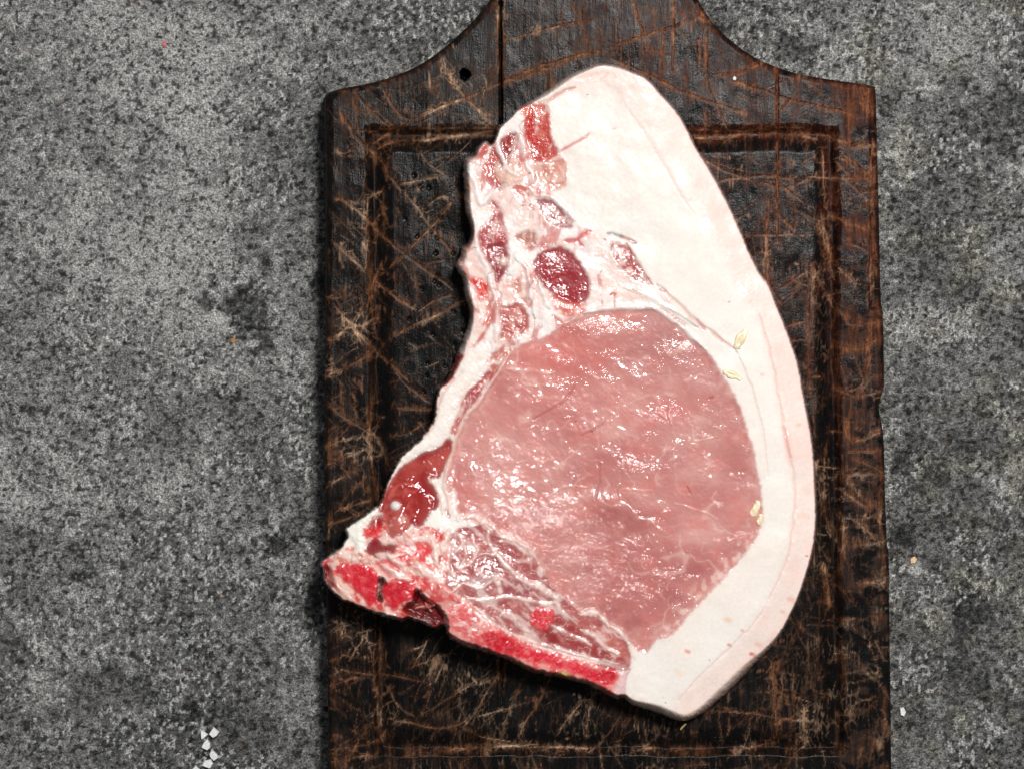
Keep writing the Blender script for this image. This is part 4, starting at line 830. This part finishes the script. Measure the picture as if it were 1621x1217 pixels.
    for k, (p, wd, a, h) in enumerate([([(420,350),(520,345),(570,400),(620,460),(700,510),(770,530),(820,570),(860,600)], 8, .95, 1.6), ([(270,560),(340,510),(420,540),(500,500),(530,480)], 4, .9, 1), ([(350,600),(480,605),(600,590),(700,610),(800,635),(860,620)], 4.5, .9, 1),
                                       ([(850,570),(880,640),(920,720)], 8, .95, 1.4), ([(880,580),(882,610)], 16, .95, 1.5), ([(760,430),(800,470)], 14, .8, 1), ([(1000,690),(1060,668),(1120,700),(1160,755)], 7, .95, 1.4), ([(1150,740),(1240,800),(1290,870),(1312,940)], 6, .85, 1),
                                       ([(540,690),(600,695),(650,750),(700,790)], 9, .9, 1.5), ([(380,640),(470,700),(540,760),(650,812),(760,855),(900,890),(1100,950)], 4, .8, .8), ([(1000,780),(1080,815),(1160,885),(1220,915)], 5, .8, 1), ([(380,240),(392,290),(420,320),(400,350)], 3, .85, .5),
                                       ([(300,240),(330,285),(285,340)], 3, .8, .5), ([(640,270),(700,310),(722,370),(690,392)], 4, .85, .6), ([(520,270),(620,290),(680,340)], 3, .6, .5), ([(470,215),(480,290),(520,340)], 4, .7, .5), ([(280,400),(330,420),(420,350)], 4, .8, .5), ([(510,480),(540,520),(545,570)], 8, .9, 1.2), ([(260,300),(245,420),(290,480)], 4, .7, .6),
                                       ([(440,160),(500,190),(540,240)], 5, .85, .8), ([(300,130),(400,130),(470,160)], 12, .9, 1), ([(820,740),(900,790),(1000,830),(1060,860)], 4, .7, 1), ([(840,860),(960,910),(1040,930)], 4, .7, .7), ([(340,280),(350,350),(310,420)], 3, .7, .5), ([(640,480),(700,540)], 3, .5, .4)]):  # one long stroke right of centre is a bright glint painted pale
        line_(CR(A4, p), wd, cs, a, h, seed=230 + k, jit=2.4, ra=.6, brk=.55, soft=2.2)
    redb = new_part('blood_spot', 'cap_muscle')
    area_(CR(A4, [(715,700),(740,662),(800,648),(848,670),(846,720),(810,770),(770,775),(730,745)]), rgb(222, 40, 60), soft=2, rag=3, big=1, part=redb, gran=.9, fib=.7, rough=.3, seed=23, mott=(rgb(236, 110, 112), 7, .52, .68), h=1.2, ra=.5)

    # ---- sawn rib bone
    rib = new_part('rib_bone')
    area_(CR(A4, [(225,520),(300,590),(380,650),(440,715),(500,740),(560,775),(650,822),(760,872),(880,902),(980,932),(1100,962),(1200,988),(1242,1002),(1282,992),(1254,1060),(1250,1150),(1190,1190),(1100,1140),(1000,1095),(850,1060),(700,1025),(600,970),(500,920),(400,890),(300,850),(225,820),(232,740),(232,670),(180,600),(120,560),(140,500)]),
          rgb(238, 160, 152), soft=2.4, rag=2.5, big=1, rough=.28, gran=.3, fib=.6, part=rib, h=2.2, hs=10, ra=.6, mott=(rgb(222, 92, 96), 10, .48, .66), seed=24)
    mar = new_part('marrow', 'rib_bone')
    area_(CR(A4, [(436,805),(480,778),(560,798),(650,838),(700,878),(820,902),(920,948),(1040,980),(1120,1000),(1186,985),(1206,1030),(1182,1080),(1120,1092),(1060,1062),(950,1012),(820,980),(740,960),(640,932),(560,912),(490,882)]),
          rgb(224, 28, 56), soft=2.6, rag=3.5, big=1.5, rough=.26, gran=.6, fib=.5, part=mar, ra=.5, mott=(rgb(236, 104, 110), 9, .53, .70), seed=25)
    area_(CR(A4, [(450,800),(540,800),(640,850),(650,890),(560,890),(480,860)]), rgb(200, 12, 36), soft=4, rag=3, amt=.75, seed=250, gran=.9); area_(CR(A4, [(1060,1000),(1150,1000),(1200,1010),(1180,1070),(1110,1075)]), rgb(206, 14, 40), soft=4, rag=3, amt=.75, seed=251, gran=.9)
    area_(CR(A4, [(260,620),(330,620),(400,700),(430,790),(360,820),(280,780),(250,700)]), rgb(226, 96, 104), soft=4, rag=5, amt=.8, seed=252, gran=.8, mott=(rgb(246,196,186), 8, .5, .64))
    area_(CR(A4, [(1200,1000),(1280,990),(1256,1060),(1250,1150),(1180,1170),(1190,1100),(1215,1040)]), rgb(236, 200, 198), soft=3, rag=2.5, amt=.95, seed=253, gran=0, rough=.25, h=1)
    line_(CR(A4, [(1100,965),(1200,990),(1280,995)]), 6, rgb(120, 50, 52), .6, -1.5, seed=254)
    line_(CR(A4, [(235,670),(245,740),(240,800)]), 6, rgb(250,196,184), .8, 1, seed=255)
    # browned lower rim of the bone, bits of yellow fat
    for k, (p, wd, cc, a) in enumerate([([(330,845),(450,885),(560,940),(660,980),(760,1010)], 6, rgb(120,70,52), .75), ([(640,970),(740,1005),(860,1040),(960,1060)], 6, rgb(150,60,50), .7), ([(860,1035),(900,1030),(960,1060)], 5, rgb(236,214,120), .9), ([(610,965),(660,975)], 6, rgb(206,192,110), .8), ([(1000,1070),(1080,1095),(1140,1130)], 5, rgb(190,120,112), .7), ([(1190,1150),(1240,1150)], 6, rgb(190,110,96), .7)]):
        line_(CR(A4, p), wd, cc, a, -1.5, seed=260 + k, jit=3)

    inm = (f.L == mem) | (f.L == ver)
    inm = inm & (f.C[..., 1] > .12)
    rv = ss(.86, .97, ridge((X + 9 * n12) / 26, (Y + 9 * n5) / 34, 41, 1)) * ss(.46, .60, fbm(X / 22, Y / 22, 3, 42)) * inm
    f.C += (rgb(196, 84, 82) - f.C) * (rv * .75)[..., None]; H -= .8 * rv
    pk = ss(.52, .70, fbm(X / 13, Y / 17, 4, 43)) * inm * ss(1010, 900, X)
    f.C += (rgb(226, 150, 140) - f.C) * (pk * .28)[..., None]
    # streaks of fat and red fibre running along the flank tie the small muscles together
    strips = np.isin(f.L, [k for k, nm in names.items() if nm == 'muscle_strip'])
    fl = ((f.L == mem) | strips) & (Y < 660)
    sx = (X + 16 * n30 + 8 * n12 + .25 * (Y - 400)) / 7.5; sy = (Y + 12 * n30) / 34
    stk = fbm(sx, sy, 3, 48)
    f.C += (rgb(204, 92, 86) - f.C) * (.75 * ss(.56, .68, stk) * (f.L == mem) * fl * ss(960, 860, X) * ss(.42, .58, fbm(X / 30, Y / 40, 3, 49)))[..., None]
    f.C += (rgb(251, 232, 223) - f.C) * (.55 * ss(.42, .31, stk) * strips * fl)[..., None]
    vt = ((f.L == ver) | (f.L == cap)) & (f.C[..., 1] > .05)
    stk2 = fbm((X * .8 + Y * .6 + 14 * n12) / 30, (-X * .6 + Y * .8 + 10 * n30) / 7, 3, 50)
    f.C += (rgb(218, 38, 50) - f.C) * (.6 * ss(.57, .68, stk2) * vt * (f.L == ver))[..., None]
    f.C += (rgb(252, 228, 219) - f.C) * (.55 * ss(.43, .33, stk2) * vt)[..., None]
    inc = (f.L == cap)
    rv = ss(.84, .97, ridge((X + 10 * n12) / 19, (Y + 6 * n5) / 12, 44, 1)) * ss(.44, .60, fbm(X / 16, Y / 12, 3, 45)) * inc
    f.C += (rgb(240, 196, 188) - f.C) * (rv * .7)[..., None]
    flesh = (f.L != 0) & (f.L != rind)
    gr = f.G * flesh
    f.C *= (1 + gr * np.clip(.8 * n3, -.2, .2))[..., None]
    wf = ss(.60, .74, fbm(X / 4.5, Y / 4.5, 3, 46)) * ss(.35, .8, f.G)
    f.C += (rgb(246, 170, 168) - f.C) * (wf * .3)[..., None]
    df = ss(.60, .74, fbm(X / 5, Y / 4, 3, 47)) * ss(.35, .8, f.G)
    f.C += (rgb(150, 8, 26) - f.C) * (df * .4)[..., None]
    lean = (f.L != 0) & (f.L != rind) & (f.L != loin) & (f.C[..., 1] < .28)
    k_ = ss(.30, .16, f.C[..., 1]) * lean
    f.C *= (1 - k_[..., None] * np.array([0, .09, .14], f32))
    f.C *= np.where(f.L == loin, 1.0, 1.0)[..., None] * np.where((f.L == loin)[..., None], np.array([1.02, .985, .98], f32), 1.0)
    def blur(A, r):
        for ax in (0, 1):
            pad = [(0, 0)] * A.ndim; pad[ax] = (r + 1, r)
            c_ = np.cumsum(np.pad(A.astype(np.float64), pad, mode='edge'), axis=ax)
            n_ = A.shape[ax]; a_ = np.take(c_, range(2 * r + 1, 2 * r + 1 + n_), axis=ax); b_ = np.take(c_, range(0, n_), axis=ax)
            A = ((a_ - b_) / (2 * r + 1)).astype(f32)
        return A
    bl = blur(blur(f.C, 2), 2); f.C = .62 * f.C + .28 * bl + .10 * blur(bl, 5)
    # ---- marks on the fat cap
    for (px, py, r, cc, a) in [(730,695,9,rgb(242,206,176),.8), (800,745,4,rgb(236,178,152),.8), (740,812,4,rgb(220,150,124),.85), (545,840,6,rgb(236,150,128),.85), (845,855,5.5,rgb(206,36,44),.95), (870,810,8,rgb(240,180,164),.6), (1020,600,8,rgb(240,176,158),.6), (1075,215,11,rgb(248,214,192),.7), (510,940,10,rgb(250,224,200),.7), (1092,402,2.5,rgb(200,80,70),.9), (980,655,5,rgb(232,176,150),.6), (645,882,1.5,rgb(90,80,70),.9), (445,1077,1.5,rgb(70,70,70),.9), (432,1050,3,rgb(236,216,150),.7)]:
        (qx, qy), = CR(A6, [(px, py)]); line_([(qx - r * .3, qy), (qx + r * .3, qy + r * .2)], r, cc, a, 0, soft=r * .45, jit=1.5, taper=False, seed=int(px) % 40)
    for (px, py, r, cc) in [(930,285,1.3,rgb(120,110,100)), (560,790,1.6,rgb(40,40,40)), (1165,582,5,rgb(246,206,186)), (1385,882,6,rgb(246,206,180)), (965,145,1.2,rgb(140,130,120))]:
        (qx, qy), = CR(A1 if py < 800 and px < 960 else A5, [(px, py)]); line_([(qx - 1, qy), (qx + 1, qy)], r, cc, .85, 0, soft=.9 + r * .2, jit=.5, taper=False)
    # side walls of the lower tip and left flank tinted tan-pink
    tipm = ss(20, 5, d) * np.clip(ss(930, 1040, Y) * ss(985, 1000, X) + .6 * ss(770, 740, X) * ss(560, 500, Y), 0, 1)
    f.C += (rgb(236, 200, 182) - f.C) * (tipm * np.clip(.6 + 1.3 * n12, 0, 1))[..., None]

    # ---- relief
    th = math.radians(17); u = X * math.cos(th) + Y * math.sin(th); v = -X * math.sin(th) + Y * math.cos(th)
    rip = fbm(u / 11 + 1.5 * n30, v / 4.6 + 2.0 * n12, 2, 90) - .5
    rip2 = fbm(X / 4.5, Y / 4.5, 2, 91) - .5
    dense = np.clip(1.3 * np.exp(-((X - 850) / 110) ** 2 - ((Y - 850) / 55) ** 2) + .9 * np.exp(-((X - 960) / 110) ** 2 - ((Y - 920) / 55) ** 2) + 1.0 * np.exp(-((X - 1000) / 40) ** 2 - ((Y - 742) / 16) ** 2)
                    + .9 * np.exp(-((X - 930) / 70) ** 2 - ((Y - 520) / 16) ** 2) + .8 * np.exp(-((X - 1075) / 36) ** 2 - ((Y - 560) / 20) ** 2) + .8 * np.exp(-((X - 1050) / 30) ** 2 - ((Y - 655) / 14) ** 2), 0, 1.4)
    dense = dense * (f.L == loin)
    H += RA * .5 * rip2 + dense * .3 * rip + np.where((f.L == 0) | (f.L == rind), .04, .35) * n5 + np.where((f.L == 0) | (f.L == rind), .06, np.where(f.L == loin, .2, .5)) * n12 + f.G * 1.1 * n3
    f.A = np.clip(.035 + .32 * RA + .50 * dense + (f.L == loin) * np.clip(fbm(X / 24, Y / 15, 3, 97) - .65, 0, 1) * 2.4, 0, 1)
    f.A = f.A * np.where((f.L == 0) | (f.L == rind), .06, 1)
    H += (f.L == loin) * (.12 * np.clip(fbm(u / 16, v / 8, 3, 95) - .60, 0, 1) * 6 * ss(.5, .66, fbm(X / 50, Y / 50, 2, 96)))
    f.R += .05 * n12
    Hs = ss(0, 7, d)
    rim = 3.6 + 14 * np.exp(-((X - 1190) / 120) ** 2 - ((Y - 1090) / 60) ** 2) + 12 * np.exp(-((X - 1020) / 60) ** 2 - ((Y - 1130) / 24) ** 2) + 9 * ss(770, 735, X) * ss(640, 560, Y) + 5 * ss(950, 1010, Y) * ss(1000, 960, X) \
        + 6 * np.exp(-((X - 880) / 70) ** 2 - ((Y - 130) / 40) ** 2)
    e = np.clip(d / rim, 0, 1); prof = np.sqrt(np.clip(1 - (1 - e) ** 2, 0, 1)) ** .9
    base = BT - 20
    Z = base + (BT - base + top) * (.25 + .75 * prof) + H * Hs
    Z = np.where(d <= 0, base, Z)
    gy, gx = np.gradient(d, f.ys, f.xs); gl = np.hypot(gx, gy) + 1e-6
    mv = np.where((d < 0) & (d > -2.6), -d, 0)
    P = world(X + mv * gx / gl, Y + mv * gy / gl, Z)
    N = normals(world(X, Y, np.where(d <= 0, base + .25 * (BT - base + top), Z)))
    dm = np.maximum.reduce([d[:-1, :-1], d[1:, :-1], d[:-1, 1:], d[1:, 1:]]); ok = dm > 0
    root = bpy.data.objects.new('pork_chop', None); sc.collection.objects.link(root); root.location = (0, 0, BT * S)
    tag(root, 'raw bone-in pork chop with thick white fat cap lying on the charred board', 'meat')
    Lc = f.L[:-1, :-1]
    P = P - np.array([0, 0, BT * S])
    made = {}
    for k, nm in names.items():
        c = ok & (Lc == k)
        if c.sum() < 12: continue
        par = made.get(parents.get(k)) if parents.get(k) else None
        o = sheet(nm, f, P, N, c, M_MEAT, par or root)
        made.setdefault(nm, o)
    return f, Z
CHOP = pork_chop()

# ------------------------------------------------------------------ small things lying about
def ground(f, Z, x, y):
    i = int(np.clip(np.searchsorted(f.xs, x), 0, len(f.xs) - 1)); j = int(np.clip(np.searchsorted(f.ys, y), 0, len(f.ys) - 1))
    return float(Z[j, i])

def finish(bm, name, mat, loc, smooth=False):
    me = bpy.data.meshes.new(name); bmesh.ops.recalc_face_normals(bm, faces=bm.faces); bm.to_mesh(me); bm.free()
    if smooth:
        for p in me.polygons: p.use_smooth = True
    me.materials.append(mat); o = link(name, me); o.location = loc
    return o

def lump_from_outline(name, pts, z0, h, mat, seed):
    """an angular grain: the outline, a smaller tilted top and a chipped middle, wrapped by a convex hull"""
    rnd = random.Random(seed); p = np.array(pts); c = p.mean(0); bm = bmesh.new()
    tx, ty = rnd.uniform(-.12, .12), rnd.uniform(-.12, .12)
    k0 = S * (1 - z0 * S / D); w0 = ((c[0] - CX) * k0, -(c[1] - CY) * k0, z0 * S)
    for (sx, hz) in ((.92, -.6), (1.0, h * .40), (.86, h * .75)):
        for q in p:
            dx, dy = (q - c) * sx * rnd.uniform(.94, 1.05)
            z = hz + (tx * dx + ty * dy if hz == h * .75 else 0)
            bm.verts.new((dx * S, -dy * S, z * S))
    r = bmesh.ops.convex_hull(bm, input=bm.verts)
    bmesh.ops.delete(bm, geom=[g for g in r['geom_interior'] if isinstance(g, bmesh.types.BMVert)], context='VERTS')
    bmesh.ops.bevel(bm, geom=bm.edges[:], offset=.35 * S, segments=1, affect='EDGES')
    return finish(bm, name, mat, w0)

def small_things(f, Z):
    salt = plain('rock_salt', rgb(246, 247, 246), .35, .5, grain=1800, amt=.08)
    b = salt.node_tree.nodes['Principled BSDF']; b.inputs['Transmission Weight'].default_value = .12; b.inputs['IOR'].default_value = 1.5
    F6 = (220, 1080, 6.754)
    g = 'salt crystals by the lower edge of the photo'
    for k, (p, h, lab) in enumerate([
        ([(662,505),(700,515),(742,548),(700,590),(672,605),(662,560)], 8, 'small pointed white salt crystal at the top left of the salt cluster'),
        ([(800,465),(868,520),(835,565),(795,585),(748,545)], 11, 'diamond shaped white salt crystal at the top right of the salt cluster'),
        ([(735,590),(768,640),(765,690),(735,720),(668,690),(690,640)], 10, 'white salt crystal just below the two topmost ones of the cluster'),
        ([(780,705),(830,745),(862,790),(805,835),(770,800),(752,760)], 10, 'white salt crystal with a greyish facet, right of the lower cluster'),
        ([(705,825),(770,815),(800,860),(762,915),(668,885)], 9, 'squarish white salt crystal near the bottom of the cluster'),
        ([(610,880),(660,925),(650,980),(560,980),(565,925)], 9, 'rounded white salt crystal cut by the lower edge of the photo')]):
        tag(lump_from_outline('salt_crystal', CR(F6, p), -1.5, h, salt, k + 1), lab, 'salt', g)
    tag(lump_from_outline('salt_crystal', [(1424,1120),(1430,1118),(1434,1126),(1431,1134),(1425,1131)], -1.5, 6, salt, 11), 'lone white salt crystal on the concrete right of the board', 'salt')
    tag(lump_from_outline('salt_crystal', [(1160,123),(1163,121),(1166,124),(1164,128),(1160,127)], BT - 1.5, 3, salt, 12), 'tiny white salt grain on the upper right shoulder of the board', 'salt')
    chip = plain('pale_chip', rgb(232, 190, 150), .5, grain=900, amt=.25); rust = plain('red_fleck', rgb(190, 92, 88), .5, grain=900, amt=.2)
    tag(lump_from_outline('stone_chip', [(1440,884),(1447,880),(1452,884),(1448,891),(1441,892)], -1.5, 4, chip, 13), 'pale orange stone chip on the concrete right of the board', 'chip')
    tag(lump_from_outline('red_fleck', [(258,66),(263,65),(264,72),(260,76),(257,72)], -1.5, 3, rust, 14), 'tiny pinkish red fleck on the pale concrete at upper left', 'fleck')
    tag(lump_from_outline('stone_chip', [(366,536),(371,535),(374,540),(370,544),(365,542)], -1.5, 3, plain('ochre_chip', rgb(180, 128, 70), .5, grain=900, amt=.2), 15), 'small ochre stone chip beside the dark blotch on the concrete', 'chip')
    # pale yellow grains stuck to the fat
    gm = plain('pale_grain', rgb(250, 232, 194), .32, grain=500, amt=.12)
    def grain(p0, p1, wd, ht, lab, seed):
        x, y = (p0[0] + p1[0]) / 2, (p0[1] + p1[1]) / 2; L = math.hypot(p1[0] - p0[0], p1[1] - p0[1]) / 2
        an = math.atan2(-(p1[1] - p0[1]), p1[0] - p0[0]); z0 = ground(f, Z, x, y)
        bm = bmesh.new(); bmesh.ops.create_uvsphere(bm, u_segments=20, v_segments=14, radius=1)
        r = random.Random(seed); p1_, p2_, p3_ = r.uniform(0, 6), r.uniform(0, 6), r.uniform(0, 6)
        for v in bm.verts:
            a, b_, c = v.co.x, v.co.y, v.co.z
            crease = math.exp(-(b_ / .22) ** 2) * .35 * (1 if c > 0 else 0) * (1 - a * a)
            irr = 1 + .16 * math.sin(4.3 * a + 3 * b_ + p1_) + .13 * math.sin(7 * a - 4 * b_ + p2_) + .10 * math.sin(9 * b_ + 5 * c + p3_)
            fat_ = irr * (1 - .12 * a + .10 * math.sin(5 * a + seed)) * (1.18 if abs(a) > .6 else 1.0)
            a = math.copysign(abs(a) ** .8, a)
            v.co = ((a * L + .12 * L * b_ * b_) * S, b_ * wd / 2 * fat_ * S * r.uniform(.96, 1.04), (c * (1 - crease) * ht * fat_ + ht * .05) * S)
        k = S * (1 - z0 * S / D)
        o = finish(bm, 'yellow_grain', gm, ((x - CX) * k, -(y - CY) * k, z0 * S), True); o.rotation_euler = (0, 0, an)
        return tag(o, lab, 'grain', 'pale yellow grains stuck to the chop')
    grain(CR(A5, [(1003, 425)])[0], CR(A5, [(1072, 305)])[0], 14, 2.6, 'pale yellow grain lying on the white fat cap, uppermost of the grains', 1)
    grain(CR(A5, [(930, 560)])[0], CR(A5, [(1040, 608)])[0], 10, 2.2, 'pale yellow grain on the seam between the loin and the fat', 2)
    grain(CR(A6, [(842, 222)])[0], CR(A6, [(872, 152)])[0], 12, 2.6, 'pale yellow grain at the right edge of the pink loin, larger of two', 3)
    grain(CR(A6, [(872, 262)])[0], CR(A6, [(884, 212)])[0], 9, 2.2, 'small pale yellow grain just below another at the loin edge', 4)
    # shred of yellow fat hanging at the lower tip
    bm = bmesh.new(); z0 = BT + 2; k = S * (1 - z0 * S / D); (x, y), = CR(Q3, [(848, 385)])
    path = [(-3.6, 5.5, .9), (-2.2, 2.6, 1.7), (-.2, .2, 1.9), (2.2, -2.2, 2.0), (5, -4.8, 1.6)]; rings = []
    for i, (px, py, r) in enumerate(path):
        rings.append([bm.verts.new(((px + r * math.cos(t) * .8) * S, -(py + r * math.cos(t) * .5) * S, (r * math.sin(t) + 1.2 + .5 * i) * S)) for t in [2 * math.pi * q / 8 for q in range(8)]])
    for a, b_ in zip(rings, rings[1:]):
        for q in range(8): bm.faces.new((a[q], a[(q + 1) % 8], b_[(q + 1) % 8], b_[q]))
    bm.faces.new(rings[0]); bm.faces.new(rings[-1])
    tag(finish(bm, 'fat_shred', plain('yellow_fat', rgb(226, 210, 132), .35, grain=700), ((x - CX) * k, -(y - CY) * k, z0 * S), True), 'tiny yellow shred of fat below the lower tip of the chop', 'shred')
small_things(*CHOP)
